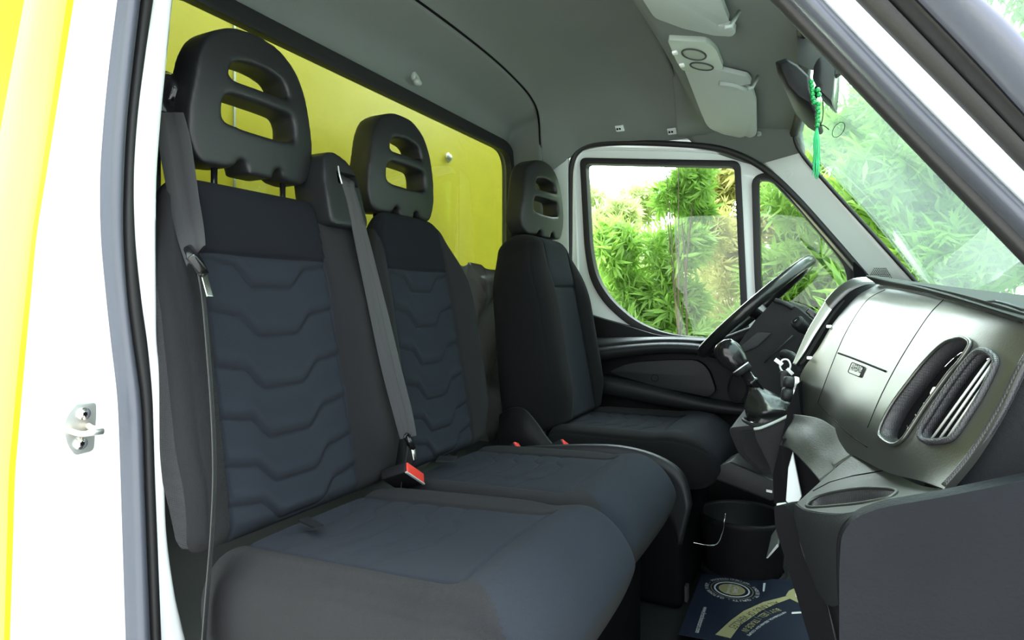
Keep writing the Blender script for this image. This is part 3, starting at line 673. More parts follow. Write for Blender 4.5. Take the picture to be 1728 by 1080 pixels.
# seat bases
link('seat_base', box((-.56, .83, .14), (.36, .40, .27), None, .02), 'dark', s1)
link('seat_base', box((-.56, 1.25, .14), (.36, .38, .27), None, .02), 'dark', s2)
link('seat_base', box((-.50, 1.85, .15), (.34, .40, .30), None, .02), 'dark', s3)
link('side_skirt', box((-.60, .604, .345), (.38, .012, .06), None, .004), 'char', s1)
link('end_cover', solidify(grid_mesh(patch([[V((-.70, 1.468, .43)), V((-.45, 1.478, .455)), V((-.31, 1.478, .42)), V((-.275, 1.47, .34))], [V((-.70, 1.475, .34)), V((-.45, 1.485, .34)), V((-.33, 1.485, .30)), V((-.30, 1.475, .24))]], 8, 4)), .02, 0), 'blk2', s2)
# pull tabs at the rear of the cushions
for par, pts in ((s1, [(503, 880), (530, 893), (546, 888), (520, 875)]), (s2, [(735, 780), (768, 780), (772, 772), (742, 771)])):
    q = [P(a, b, Z=.452) for a, b in pts]; link('fabric_tab', plate([q], (0, 0, .003)), 'blk2', par)
# driver's seat side lever cover and bracket
rc = crom([P(845, 700, Y=1.60), P(862, 690, Y=1.59), P(884, 691, Y=1.58), (P(904, 712, Y=1.575)), P(925, 742, Y=1.57), P(947, 766, Y=1.57)], 6)
low = [p+V((-.01, .01, -.08-.0*i)) for i, p in enumerate(rc)]
low = [V((p.x, p.y+.005, .33)) for p in rc]
link('side_cover', solidify(grid_mesh([rc, [a.lerp(b, .5)+V((0, -.012, 0)) for a, b in zip(rc, low)], low]), .012, 0), 'blk', s3)
link('cover_edge', tube(rc, .0028, 8), 'blk2', s3)
link('adjuster_button', lathe([(0, 0), (.009, 0), (.011, .006), (.009, .012), (0, .013)], 16, V((.9, -.4, .3)), P(991, 710, Y=1.98)), 'whitel', s3)
link('recliner_bracket', plate([[P(995, 712, Y=2.08), P(1006, 686, Y=2.08), P(1022, 708, Y=2.08)]], (0, .012, 0), .002), 'visor', s3)
# belt tower on the shoulder of the near seat
prof = rnd([(a_*.68, *r_) for a_, *r_ in [(-.092, .0, .02), (-.088, .10, .05), (-.070, .148, .03), (-.02, .155, .04), (.045, .135, .05), (.068, .09, .04), (.072, .0, .02)]], .02, 6)
TY = .978
tme = plate([[V((-.845, TY+a, .955+b)) for a, b in prof]], (-.09, 0, 0)); tme = remesh(tme, .0045, 10, .7)
for v in tme.vertices: v.co.x -= .22*(v.co.z-.955)
slot = box((-.862, TY+.006, 1.056), (.06, .062, .026), None, .004)
tme = bool_cut(tme, slot); tw = link('belt_tower', tme, 'head', s1); tw['label'] = 'black plastic belt guide on the seat shoulder'
link('slot_insert', box((-.905, TY+.006, 1.056), (.01, .068, .034)), 'dark', tw)
link('slot_edge', tube(crom([V((-.862, TY-.028, 1.076)), V((-.855, TY-.032, 1.058)), V((-.852, TY-.028, 1.040))], 5), .0016, 8), 'silver', tw)
#SPLIT
# ------------------------------------------------------------------ seat belts
def strap(pts, wdir, w, th=.0013, n=8):
    """woven strap along pts; wdir one width direction per point"""
    c = crom(pts, n); W = crom([V(d) for d in wdir], n); rows = []
    for i, (p, d) in enumerate(zip(c, W)):
        t = (c[min(i+1, len(c)-1)]-c[max(i-1, 0)]).normalized(); d = (d-t*d.dot(t)).normalized(); nn = t.cross(d)
        rows.append([p+d*(w/2*k)+nn*(th*s) for k, s in ((-1, 0), (-.9, 1), (-.3, 1), (-.27, .4), (.27, .4), (.3, 1), (.9, 1), (1, 0), (.9, -1), (0, -1), (-.9, -1))])
    return autosmooth(recalc(grid_mesh(rows, closed_u=True)), 50)
b1 = root('seat_belt', P(350, 760, X=-.74), 'grey seat belt hanging down the outer edge of the near passenger seat', 'seat belt')
wv = V((.45, .85, 0)); we = V((1, -.95, 0)).normalized()
top = [P(283, 190, X=-.93), P(293, 230, X=-.915), P(303, 290, X=-.895), P(315, 360, X=-.86), P(331, 432, X=-.80)]
link('upper_strap', strap(top, [V((.5, .9, 0)), V((.6, .8, 0)), V((.8, .55, 0)), V((.95, .25, 0)), V((1, -.15, 0))], .046), 'web', b1)
lowp = [P(332, 440, X=-.80), P(343, 500, X=-.79), P(352, 600, X=-.76), P(359, 700, X=-.74), P(362, 800, X=-.735), P(358, 900, X=-.74), P(350, 1000, X=-.75), P(343, 1090, X=-.755), P(338, 1160, X=-.76)]
vd = lambda p: (p-CAM).normalized()
link('lower_strap', strap(lowp, [(vd(p)+V((.0, .10, 0))) for p in lowp], .046), 'web', b1)
link('guide_ring', remesh(join(tube(crom([P(288+a, 163+b, X=-.955) for a, b in ((-12, -26), (2, -25), (10, -8), (10, 10), (0, 24), (-14, 26), (-20, 0))], 5, True), .011, 10, True), ellipsoid(P(280, 150, X=-.97), (.02, .028, .03))), .004, 4), 'gloss', b1)
tg = join(box(P(329, 437, X=-.792), (.03, .05, .014), axes(P(340, 452, X=-.79)-P(322, 428, X=-.79), wv), .005), tube([P(322, 430, X=-.79), P(334, 445, X=-.785), P(343, 464, X=-.78)], .008, 8))
link('tongue_grip', tg, 'gloss', b1)
a_, b_ = P(344, 464, X=-.78), P(354, 501, X=-.765); link('tongue', box((a_+b_)/2, ((b_-a_).length, .010, .003), axes(b_-a_, V((0.05, 1, 0)).cross(b_-a_)), .001), 'chrome', b1)
b2 = root('seat_belt', P(690, 750, X=-.72), 'grey seat belt running down from the black tower between the seats', 'seat belt')
mp = [P(584, 300, X=-.885), P(587, 312, X=-.866), P(597, 345, X=-.856), P(612, 410, X=-.835), P(635, 510, X=-.80), P(660, 620, X=-.765), P(678, 690, X=-.74), P(689, 738, X=-.725)]
link('upper_strap', strap(mp, [V((0, 1, 0)), V((0, 1, 0)), V((0, 1, 0)), V((.25, 1, 0)), V((.5, .9, 0)), V((.8, .6, 0)), V((.9, .4, 0)), V((1, .1, 0))], .038), 'web', b2)
link('lower_strap', strap([P(688, 742, X=-.725), P(686, 770, X=-.735), P(680, 800, X=-.75), P(676, 830, X=-.76)], [vd(P(688, 742, X=-.725))]*4, .046), 'webd', b2)
link('tongue_grip', join(tube([P(687, 735, X=-.722), P(692, 748, X=-.718), P(697, 757, X=-.716)], .006, 8), tube(crom([P(687+4*cos(k), 738+6*sin(k), X=-.72) for k in (0, 1.57, 3.14, 4.71)], 4, True), .0025, 8, True)), 'gloss', b2)
a_, b_ = P(697, 757, X=-.716), P(701, 776, X=-.71); link('tongue', box((a_+b_)/2, ((b_-a_).length, .012, .003), axes(b_-a_, V((0.05, 1, 0)).cross(b_-a_)), .001), 'chrome', b2)
def buckle(c, d, sz, label, show=True):
    d = V(d).normalized(); r_ = root('belt_buckle', c, label, 'belt buckle'); A = axes(d, V((1, 0, .4)))
    link('stalk', box(V(c)-d*sz*1.0, (sz*1.5, sz*.62, sz*.30), A, .004), 'blk', r_)
    link('housing', box(V(c), (sz*1.2, sz*.80, sz*.42), A, .005), 'blk', r_)
    link('release_button', box(V(c)+d*(sz*.62), (sz*.10, sz*.74, sz*.34), A, .003), 'red', r_)
    link('rim', box(V(c)+d*(sz*.58)+A[2]*(-sz*.19), (sz*.12, sz*.80, sz*.05), A, .001), 'silver', r_)
    return r_
def buckle2(pA, pB, wpx, label, X, depth=.05):
    """red button seen as a slanted bar from pA to pB"""
    a, b = P(*pA, X=X), P(*pB, X=X); e = (b-a); L = e.length; e.normalize(); up = V((.45, -.60, .62)).normalized(); up = (up-e*up.dot(e)).normalized(); n = e.cross(up); c = (a+b)/2
    r_ = root('belt_buckle', c-up*depth, label, 'belt buckle'); A = (e, n, up); n = n if n.dot(c-CAM) > 0 else -n
    link('housing', box(c+n*wpx*.5-up*depth*.5, (L*1.12, wpx*1.1, depth), A, .004), 'blk', r_)
    link('release_button', box(c+n*wpx*.5, (L, wpx, .006), A, .0015), 'red', r_)
    link('rim', box(c-n*.0005+up*.0005, (L*1.08, .003, .005), A, .0008), 'silver', r_)
buckle2((686, 797), (714, 816), .020, 'red and black belt buckle between the two passenger cushions', -.715, .055)
buckle2((953, 754), (970, 767), .022, 'red and black belt buckle beside the driver seat side cover', -.60, .05)
buckle2((873, 757), (880, 759), .02, 'small red belt buckle just showing behind the middle cushion', -.70, .04)
# crumpled plastic behind the seats
sh = []
for j in range(14):
    z = .93-j*.045; sh.append([V((-1.02+.02*sin(j*1.1+i*.7)+.01*sin(i*2.3+j), 1.30+i*.03, z+.012*sin(i*.9+j*.5))) for i in range(22)])
tag(link('plastic_cover', solidify(grid_mesh(sh), .003, 0), 'plasticwrap'), 'crumpled grey plastic sheet hanging behind the seats below the rear window', 'plastic sheet')
#SPLIT
# ================================================================== dashboard
db = root('dashboard', (.05, 1.0, .55), 'dark satin dashboard with passenger airbag pad, two air vents and cup holder', 'dashboard')
def C3(l, k=0): return [P(a, b, Y=c+k) for a, b, c in l]
ST = [(1.32, [(1482, 466), (1477, 481), (1445, 501), (1408, 543), (1380, 589), (1348, 640), (1320, 752)]),
      (1.22, [(1530, 474), (1497, 485), (1462, 508), (1425, 560), (1400, 620), (1379, 682), (1366, 730)]),
      (1.08, [(1578, 483), (1545, 493), (1512, 520), (1470, 580), (1440, 640), (1415, 700), (1402, 750)]),
      (.95, [(1628, 494), (1592, 504), (1562, 535), (1520, 600), (1485, 665), (1458, 722), (1447, 772)]),
      (.83, [(1680, 507), (1642, 517), (1612, 552), (1578, 620), (1540, 690), (1510, 750), (1497, 797)]),
      (.745, [(1740, 522), (1700, 535), (1674, 573), (1640, 640), (1603, 710), (1570, 775), (1552, 811)]),
      (.695, [(1800, 535), (1760, 557), (1742, 588), (1722, 622), (1688, 692), (1641, 768), (1593, 825)])]
net = [[P(a, b, Y=Y) for a, b in l] for Y, l in ST]
for r in net: r.insert(0, V((r[0].x+.27, r[0].y, .790)))
surf = patch(net, 10, 10)
dgrid = grid_mesh(surf); dgrid.materials.append(M['dash']); dgrid.materials.append(M['dtop_refl']); nu_ = len(surf[0])-1; dgrid.polygons.foreach_set('material_index', [1 if (i % nu_) < 19 else 0 for i in range(len(dgrid.polygons))]); dbv = bvh_of(dgrid)  # past the real top, the dark roof reflection is painted onto the fascia
shell = thicken(dgrid, .006, (1, .6, -.6)); recalc(shell)
v1 = [(1620, 571), (1634, 573), (1640, 583), (1624, 609), (1607, 628), (1584, 659), (1563, 688), (1541, 722), (1524, 745), (1508, 751), (1492, 742), (1486, 727), (1506, 686), (1535, 646), (1563, 611), (1594, 581)]
v2 = [(1656, 593), (1671, 595), (1683, 607), (1681, 622), (1661, 664), (1637, 703), (1616, 734), (1600, 744), (1569, 746), (1557, 739), (1556, 727), (1571, 703), (1596, 664), (1624, 625), (1643, 602)]
def recess(poly, depth, name, wall_mat, lipr=.0016):
    hits = [on(dbv, a, b, 0) for a, b in poly]; loop = crom([h[0] for h in hits], 4, True); n = sum((h[1] for h in hits), V()).normalized()
    cut = plate([[p+n*.03 for p in loop]], n*(-.10))
    L = loop; c = sum(L, V())/len(L)
    rows = [[p+n*.0015 for p in L], [p-n*depth*.5+(c-p)*.02 for p in L], [p-n*depth+(c-p)*.05 for p in L]]
    wall = solidify(grid_mesh(rows, closed_u=True), .002, 0)
    return cut, L, n, c, wall
c1, L1, n1, m1, wall1 = recess(v1, .017, 'v', 'hex'); c2, L2, n2, m2, wall2 = recess(v2, .009, 'v', 'hex')
shell = bool_cut(shell, c1, c2)
body = link('fascia', shell, ['dash', 'dtop_refl'], db)
for L, n, c, wall, depth in ((L1, n1, m1, wall1, .017), (L2, n2, m2, wall2, .009)):
    vt = link('air_vent', wall, 'hex', db); 
    link('vent_rim', tube([p+n*.002 for p in L], .0022 if L is L1 else .0032, 8, True), 'dash' if L is L1 else 'hex', vt)
    link('vent_back', plate([[p-n*depth+(c-p)*.08 for p in L]], n*(-.002)), 'dark', vt)
    if L is L1:
        for k in range(7):
            t = (k+.7)/7.6; a = P(1628-(1628-1525)*t, 600+(742-600)*t, D=(c-CAM).length); a = on(dbv, 1632-(1632-1521)*t, 592+(738-592)*t, 0)[0]; b = on(dbv, 1608-(1608-1500)*t, 592+(738-592)*t, 0)[0]
            e = b-a; mid_ = (a+b)/2-n*.013; ln = (L[0]-L[len(L)//2]).normalized(); q = ln.cross(n).normalized()
            link('vent_slat', box(mid_-q*0, (.0016, .034, .008), (ln, q, n)), 'gloss', vt)
        k1 = on(dbv, 1569, 658, -.008)[0]; ln = (L[0]-L[len(L)//2]).normalized(); q = ln.cross(n).normalized()
        kn = link('vent_knob', box(k1, (.010, .012, .010), (ln, q, n), .002), 'whitel', vt)
        link('lower_wheel', lathe([(0, -.005), (.007, -.005), (.007, .005), (0, .005)], 16, q, on(dbv, 1530, 726, -.008)[0]), 'chrome', vt)
    else:
        for (xa, ya), (xb, yb) in (((1667, 603), (1566, 742)), ((1673, 608), (1580, 741)), ((1678, 616), (1593, 740))):
            pa, pb = on(dbv, xa, ya, -.0025)[0], on(dbv, xb, yb, -.0025)[0]
            link('vent_slat', tube([pa, (pa+pb)/2, pb], .0013, 8), 'silver', vt)
        for k in range(6):
            t = (k+.6)/6.4; pa = on(dbv, 1664-(1664-1560)*t, 612+(738-612)*t, -.006)[0]; pb = on(dbv, 1680-(1680-1604)*t, 618+(738-618)*t, -.006)[0]
            link('cross_fin', tube([pa, pb], .0011, 6), 'gloss', vt)
# pad seams, slit, badge
def surf_line(pts, r, mat, name, off=.0003, par=db):
    return link(name, tube([on(dbv, a, b, off)[0] for a, b in [tuple(q[:2]) for q in crom([V((a, b, 0)) for a, b in pts], 6)]], r, 6), mat, par)
surf_line([(1494, 489), (1462, 508), (1428, 560), (1402, 620), (1380, 680)], .0007, 'dark', 'pad_seam', 0)
surf_line([(1592, 506), (1566, 534), (1523, 600), (1488, 665), (1464, 722)], .0007, 'dark', 'pad_seam', 0)
surf_line([(1380, 680), (1400, 700), (1430, 730), (1464, 755)], .0007, 'dark', 'pad_seam', 0)
surf_line([(1485, 481), (1545, 492), (1605, 507), (1660, 524), (1725, 545)], .0007, 'blk', 'top_seam', .0002)
surf_line([(1415, 596), (1440, 605), (1468, 616), (1495, 627)], .0016, 'dark', 'slit', .0003)
bq = [on(dbv, a, b, .0005) for a, b in rnd([(1440, 612), (1460, 620), (1453, 637), (1433, 629)], 3, 3)]
bn = bq[0][1]; bd = link('airbag_badge', plate([[q[0] for q in bq]], bn*.0015), 'dash', db)
link('badge_rim', tube([q[0]+bn*.0015 for q in bq], .0007, 6, True), 'dark', bd)
link('badge_text', place_text('AIRBAG', on(dbv, 1437, 625, .0005)[0]+bn*.0018, on(dbv, 1455, 631, .0005)[0]+bn*.0018, bn), 'dark', bd)
# top cover towards the windscreen and defroster ridge
tp = [[r[0]+V((.0, 0, 0)), r[1]+V((0, 0, 0))] for r in net]
link('top_panel_line', tube([on(dbv, a, b, .001, .9)[0] for a, b in ((1652, 516), (1664, 511), (1680, 510), (1700, 515), (1727, 525))], .0015, 6), 'blk2', db)
# side hood and trim of the centre stack
oA = [(1478, 469), (1463, 468), (1440, 471), (1420, 481), (1404, 495), (1393, 508), (1367, 550), (1352, 582), (1339, 615)]
oB = [(1480, 480), (1464, 480), (1450, 484), (1434, 492), (1418, 506), (1403, 522), (1376, 562), (1358, 592), (1343, 614)]
oC = [(1482, 482), (1474, 484), (1458, 492), (1442, 502), (1425, 518), (1404, 548), (1380, 589), (1362, 618), (1348, 628)]
def YY(l, Y): return [P(a, b, Y=Y) for a, b in l]
link('hood_trim', ribbon(YY(oA[:6], 1.37), YY(oB[:6], 1.35), V((-.004, -.002, .004)), V((.03, .02, -.01))), 'dash', db)
link('silver_trim', ribbon(YY(oA[5:], 1.37), YY(oB[5:], 1.35), V((-.003, -.002, .002)), V((.03, .02, -.01))), 'silver', db)
link('centre_panel', ribbon(YY(oB, 1.352), YY(oC, 1.325), V((.0, 0, 0)), V((.04, .0, -.02))), 'dark', db)
link('grey_insert', ribbon(YY([(x+6, y+1) for x, y in oB[4:]], 1.345), YY([(x+15, y+3) for x, y in oB[4:]], 1.335), V((-.002, -.002, .001)), V((.01, .0, -.01))), 'blk2', db)
for x, y in ((1399, 551), (1366, 604)): link('clip', box(P(x, y, Y=1.32), (.010, .006, .006), None, .002), 'whitel', db)
# centre console block below
link('console_block', plate([[P(a, b, Y=1.24) for a, b in rnd([(1316, 752), (1330, 690), (1346, 645), (1352, 700), (1368, 745), (1420, 800), (1420, 900), (1352, 868), (1306, 852), (1304, 800)], 6, 4)]], (.02, .26, 0), .006), 'dark', db)
# hood over the shelf slot
H = [[(1340, 700, 1.22), (1385, 708, 1.13), (1425, 735, 1.05), (1456, 760, .98)],
     [(1338, 712, 1.205), (1372, 724, 1.12), (1402, 757, 1.045), (1413, 786, .985)],
     [(1327, 730, 1.19), (1350, 740, 1.115), (1383, 772, 1.04), (1409, 795, .98)],
     [(1318, 752, 1.18), (1336, 760, 1.11), (1365, 790, 1.035), (1384, 813, .975)]]
link('shelf_hood', solidify(grid_mesh(patch([C3(r) for r in H], 8, 8)), .004, 0), 'dash2', db)
LD = [[(1450, 755, .99), (1475, 775, .93), (1505, 795, .87), (1550, 818, .785), (1600, 826, .71)],
      [(1411, 789, .98), (1440, 800, .925), (1480, 812, .86), (1535, 823, .77), (1600, 831, .69)],
      [(1384, 813, .97), (1402, 826, .905), (1442, 838, .82), (1515, 837, .735), (1600, 836, .67)],
      [(1345, 849, .93), (1362, 860, .855), (1420, 866, .745), (1500, 852, .685), (1600, 842, .65)]]
lg = grid_mesh(patch([C3(r) for r in LD], 10, 8)); lbv = bvh_of(lg)
cp = [(1362, 851), (1378, 839), (1410, 830), (1453, 824), (1484, 824), (1506, 826), (1513, 831), (1500, 840), (1463, 848), (1423, 853), (1385, 856), (1366, 856)]
ch = [on(lbv, a, b, 0) for a, b in cp]; cl = crom([h[0] for h in ch], 4, True); cn = sum((h[1] for h in ch), V()).normalized(); cc = sum(cl, V())/len(cl)
led = bool_cut(recalc(thicken(lg, .004, (0, 0, -1))), plate([[p+cn*.03 for p in cl]], cn*(-.06)))
link('ledge', led, 'dash2', db)
cw = link('cup_holder', solidify(grid_mesh([[p+cn*.001 for p in cl], [p-V((0, 0, .012))+(cc-p)*.02 for p in cl], [p-V((0, 0, .045))+(cc-p)*.08 for p in cl], [p-V((0, 0, .05))+(cc-p)*.6 for p in cl], [p-V((0, 0, .05))+(cc-p)*.98 for p in cl]], closed_u=True), .002, 0), 'hex', db)
link('cup_rim', tube(cl, .0022, 8, True), 'dash2', cw)
link('ledge_seam', tube([on(lbv, a, b, .0003)[0] for a, b in ((1372, 829), (1400, 814), (1440, 803), (1475, 797), (1498, 793))], .0007, 6), 'dark', db)
FB = [[(1344, 850, .93), (1362, 861, .855), (1410, 868, .755), (1462, 862, .70)],
      [(1343, 875, .925), (1362, 890, .85), (1396, 895, .765), (1432, 885, .71)],
      [(1356, 925, .91), (1374, 935, .845), (1398, 940, .775), (1424, 935, .715)],
      [(1376, 985, .89), (1388, 990, .84), (1405, 992, .78), (1422, 988, .72)],
      [(1396, 1018, .875), (1402, 1021, .84), (1411, 1023, .79), (1424, 1018, .73)]]
link('knee_panel', solidify(grid_mesh(patch([C3(r) for r in FB], 8, 8)), .004, 0), 'blk2', db)
link('lower_fill', solidify(grid_mesh([C3([(1394, 1010, .885), (1430, 1005, .725)]), C3([(1412, 1080, .885), (1450, 1085, .725)]), C3([(1455, 1240, .885), (1480, 1240, .725)])]), .004, 0), 'blk', db)
link('fill_edge', tube(C3([(1396, 1016, .872), (1404, 1050, .868), (1418, 1110, .862)]), .0016, 8), 'blk2', db)
link('glovebox_door', plate([[P(a, b, Y=.95) for a, b in rnd([(1306, 854), (1322, 852), (1343, 870), (1366, 950), (1386, 1000), (1398, 1020), (1440, 1130), (1470, 1250), (1410, 1250), (1366, 1080), (1330, 960), (1308, 890)], 3, 3)]], (.02, .03, 0), .003), 'dark', db)
link('silver_edge', tube(crom(C3([(1345, 872, .925), (1352, 920, .92), (1368, 965, .905), (1384, 1000, .893), (1396, 1017, .88)]), 5), .0013, 8), 'blk2', db)
link('pale_slot_panel', plate([[P(a, b, Y=1.14) for a, b in ((1338, 762), (1353, 838), (1341, 858), (1326, 846), (1330, 790))]], (0, .01, 0), .002), 'whitep', db)
link('pale_lip', plate([[P(a, b, Y=1.0) for a, b in ((1309, 852), (1326, 850), (1341, 866), (1344, 908), (1332, 884))]], (0, .01, 0), .002), 'lamp', db)
link('slot_back', plate([[P(a, b, Y=1.16) for a, b in ((1320, 740), (1400, 740), (1430, 800), (1430, 860), (1335, 860), (1318, 800))]], (0, .02, 0)), 'dark', db)
# near end panels
ep = rnd([(1417, 1260, 2), (1416, 960, 40), (1420, 900, 26), (1445, 872, 26), (1490, 856, 40), (1580, 841, 60), (1728, 811, 60), (2000, 757, 4), (2700, 700, 4), (2700, 1260, 2)], 20, 8)
link('end_panel', plate([[P(a, b, Y=.635) for a, b in ep]], (.0, .022, 0), .010), 'endp', db)
link('end_panel_groove', tube([P(a-5, b-4, Y=.652) for a, b in crom([V((x, y, 0)) for x, y in ((1422, 1040), (1419, 960), (1421, 905), (1443, 876), (1490, 858))], 6) for a, b in [(a, b)]] if False else [P(q.x-4, q.y-3, Y=.652) for q in crom([V((x, y, 0)) for x, y in ((1424, 1040), (1420, 960), (1423, 905), (1445, 876), (1492, 859))], 6)], .0022, 8), 'dark', db)
link('felt_side', plate([[P(a, b, Y=.705) for a, b in ((1585, 840), (1593, 822), (1641, 766), (1690, 688), (1732, 604), (1770, 555), (1950, 540), (2700, 520), (2700, 900))]], (0, .01, 0)), 'char', db)
link('side_edge', tube(crom([P(a, b, Y=.70) for a, b in ((1596, 822), (1641, 769), (1690, 692), (1724, 622), (1745, 588))], 6), .0045, 8), 'hex', db)
#SPLIT
# ------------------------------------------------------------------ steering wheel and what is round it
sw = root('steering_wheel', (-.17, 1.84, .79), 'black steering wheel seen edge-on in front of the driver seat', 'steering wheel')
wt_, wbm = P(1366, 441, Y=1.84), P(1188, 594, Y=1.84); wc = (wt_+wbm)/2; ex = (wt_-wbm).normalized(); R_ = (wt_-wbm).length/2; ey = V((0, 1, 0)); wn = ex.cross(ey)
link('rim', tube([wc+ex*(R_*cos(a))+ey*(R_*sin(a))*.98 for a in [2*pi*k/72 for k in range(72)]], .0155, 14, True), 'leather', sw)
hubc = wc-wn*.05 if (wc-wn).x > wc.x else wc+wn*.05
hubc = wc+V((.045, 0, -.045))
link('hub', remesh(join(ellipsoid(hubc, (.03, .075, .06), (wn, ey, ex)), tube([hubc, wc-ey*.17], .016, 8), tube([hubc, wc+ey*.17], .016, 8), tube([hubc, wc-ex*.17], .018, 8)), .005, 6), 'blk', sw)
sc_ = root('instrument_binnacle', (-.05, 1.84, .65), 'black instrument housing and column shroud behind the steering wheel', 'instrument housing')
link('instrument_housing', plate([[P(a, b, Y=1.66) for a, b in rnd([(1307, 506, 6), (1345, 518, 8), (1380, 548, 8), (1362, 585), (1345, 640), (1330, 700), (1290, 700), (1262, 640), (1240, 590), (1275, 540)], 8, 4)]], (.02, .40, 0), .01), 'blk', sc_)
link('visor_lip', tube(crom([P(1307, 507, Y=1.655), P(1322, 511, Y=1.65), P(1338, 520, Y=1.65)], 5), .006, 8), 'blk2', sc_)
link('shroud_edge', tube([P(1290, 612, Y=1.64), P(1310, 592, Y=1.64), P(1338, 566, Y=1.64)], .002, 8), 'blk2', sc_)
link('shroud_facet', plate([[P(a, b, Y=1.65) for a, b in ((1245, 588), (1278, 560), (1302, 562), (1278, 585), (1256, 594))]], (0, .004, 0), .001), 'blk2', sc_)
stp = P(1345, 543, Y=1.46); sd = (P(1372, 568, Y=1.50)-stp).normalized()
stl = link('stalk', lathe([(0, -.004), (.012, -.004), (.0145, .0), (.0145, .02), (.010, .035), (.008, .09), (0, .09)], 24, sd, stp), 'blk', sc_)
link('stalk_ring', lathe([(.0085, -.0048), (.0095, -.0058), (.0105, -.0048)], 24, sd, stp), 'blk2', stl)
link('stalk_symbol', box(stp-sd*.0055, (.006, .005, .0008), (ey, sd.cross(ey).normalized(), sd)), 'whitel', stl)
link('switch_pod', join(box(P(1372, 530, Y=1.5), (.012, .02, .03), axes(V((.6, 0, .8))), .003), box(P(1378, 538, Y=1.5), (.008, .02, .035), axes(V((.6, 0, .8))), .003)), 'gloss', sc_)
link('lower_lever', remesh(tube([P(1322, 597, Y=1.5), P(1334, 602, Y=1.48), P(1346, 612, Y=1.46)], [.012, .013, .010], 10), .003, 3), 'blk2', sc_)
ky = root('vehicle_key', P(1325, 640, Y=1.40), 'dark key fob with white tags hanging from its ring beside the console', 'key')
link('fob', remesh(box(P(1323, 641, Y=1.4), (.018, .016, .038), None, .004), .002, 4), 'blk2', ky)
link('key_ring', tube(crom([P(1325+9*cos(k*pi/3), 617+11*sin(k*pi/3), Y=1.4) for k in range(6)], 4, True), .0018, 8, True), 'whitel', ky)
link('tag', box(P(1314, 611, Y=1.398), (.018, .002, .008), axes(V((.8, 0, -.6))), .001), 'whitel', ky)
link('tag', box(P(1333, 627, Y=1.398), (.016, .002, .007), axes(V((.7, 0, -.7))), .001), 'whitel', ky)
for (x, y, r, lb) in ((1334, 667, .014, 'dark rotary knob on the console, lower of the two'), (1337, 646, .011, 'dark rotary knob on the console just under the key tags')):
    k_ = root('rotary_knob', P(x, y, Y=1.3), lb, 'knob'); kx = V((-1, -.2, .1)).normalized()
    link('grip', lathe([(0, .022), (r*.8, .022), (r, .016), (r, .0), (0, 0)], 14, kx, P(x+6, y, Y=1.3)), 'blk2', k_)
    link('collar', lathe([(r*1.05, .004), (r*1.1, .0), (r*1.05, -.004)], 20, kx, P(x+6, y, Y=1.3)), 'silver', k_)
# gear lever
gl = root('gear_lever', P(1300, 705, Y=1.36), 'black gear lever with egg-shaped knob and creased leather gaiter', 'gear lever')
kp = P(1232, 598, Y=1.36); kd = (P(1278, 655, Y=1.36)-kp).normalized()
link('knob', lathe([(0, -.032), (.012, -.031), (.022, -.024), (.0275, -.010), (.0280, .002), (.0255, .016), (.021, .028), (.018, .034), (0, .034)], 32, kd, kp), 'gloss', gl)
link('collar', lathe([(0, .033), (.0185, .033), (.0195, .037), (.0185, .046), (.015, .048), (0, .048)], 28, kd, kp), 'blk', gl)
link('collar_ring', lathe([(.0187, .0325), (.0192, .034), (.0187, .0355)], 28, kd, kp), 'silver', gl)
link('shaft', lathe([(0, .047), (.011, .047), (.011, .066), (.013, .067), (.013, .073), (.0095, .074), (.0095, .11), (0, .11)], 24, kd, kp), 'gloss', gl)
rows = []; bp0 = P(1274, 653, Y=1.36); bp1 = P(1303, 716, Y=1.36)
for j in range(25):
    t = j/24; c = bp0.lerp(bp1, t)+V((.012*sin(t*pi), 0, 0)); rr = .013+.028*smst(0, .45, t)+.010*sin(t*13)*t*(1-t)*1.5+(0.006*t)
    rows.append([c+V((cos(a)*rr*(1+.10*sin(3*a+t*7)+.06*sin(5*a-t*9)), sin(a)*rr*(1+.08*sin(4*a+t*5)), .006*sin(2*a+t*6)*t)) for a in [2*pi*k/48 for k in range(48)]])
link('gaiter', recalc(grid_mesh(rows, closed_u=True)), 'leather', gl)
link('gaiter_frame', tube(crom([bp1+V((cos(a)*.055, sin(a)*.045, -.004-.01*cos(a))) for a in [k*pi/4 for k in range(8)]], 4, True), .0035, 8, True), 'blk2', gl)
cb = root('centre_console', P(1290, 780, Y=1.32), 'black gear console block under the leather gaiter', 'console')
link('block', plate([[P(a, b, Y=1.29) for a, b in rnd([(1272, 722, 4), (1330, 700, 6), (1345, 720), (1330, 790), (1308, 830), (1300, 790), (1275, 740)], 4, 4)]], (.03, .16, 0), .008), 'blk', cb)
link('pale_edge', tube(crom([P(1273, 724, Y=1.285), P(1284, 722, Y=1.28), P(1304, 714, Y=1.28), P(1330, 702, Y=1.28)], 5), .0028, 8), 'visor', cb)
link('side_panel', plate([[P(a, b, Y=1.50) for a, b in rnd([(1228, 722, 10), (1285, 716), (1310, 800), (1290, 800), (1248, 770, 16)], 6, 4)]], (0, .3, 0), .006), 'blk', cb)
link('side_inset', plate([[P(a, b, Y=1.49) for a, b in rnd([(1246, 730, 8), (1280, 727), (1300, 790), (1285, 792), (1256, 765, 14)], 6, 4)]], (0, .01, 0), .003), 'char', cb)
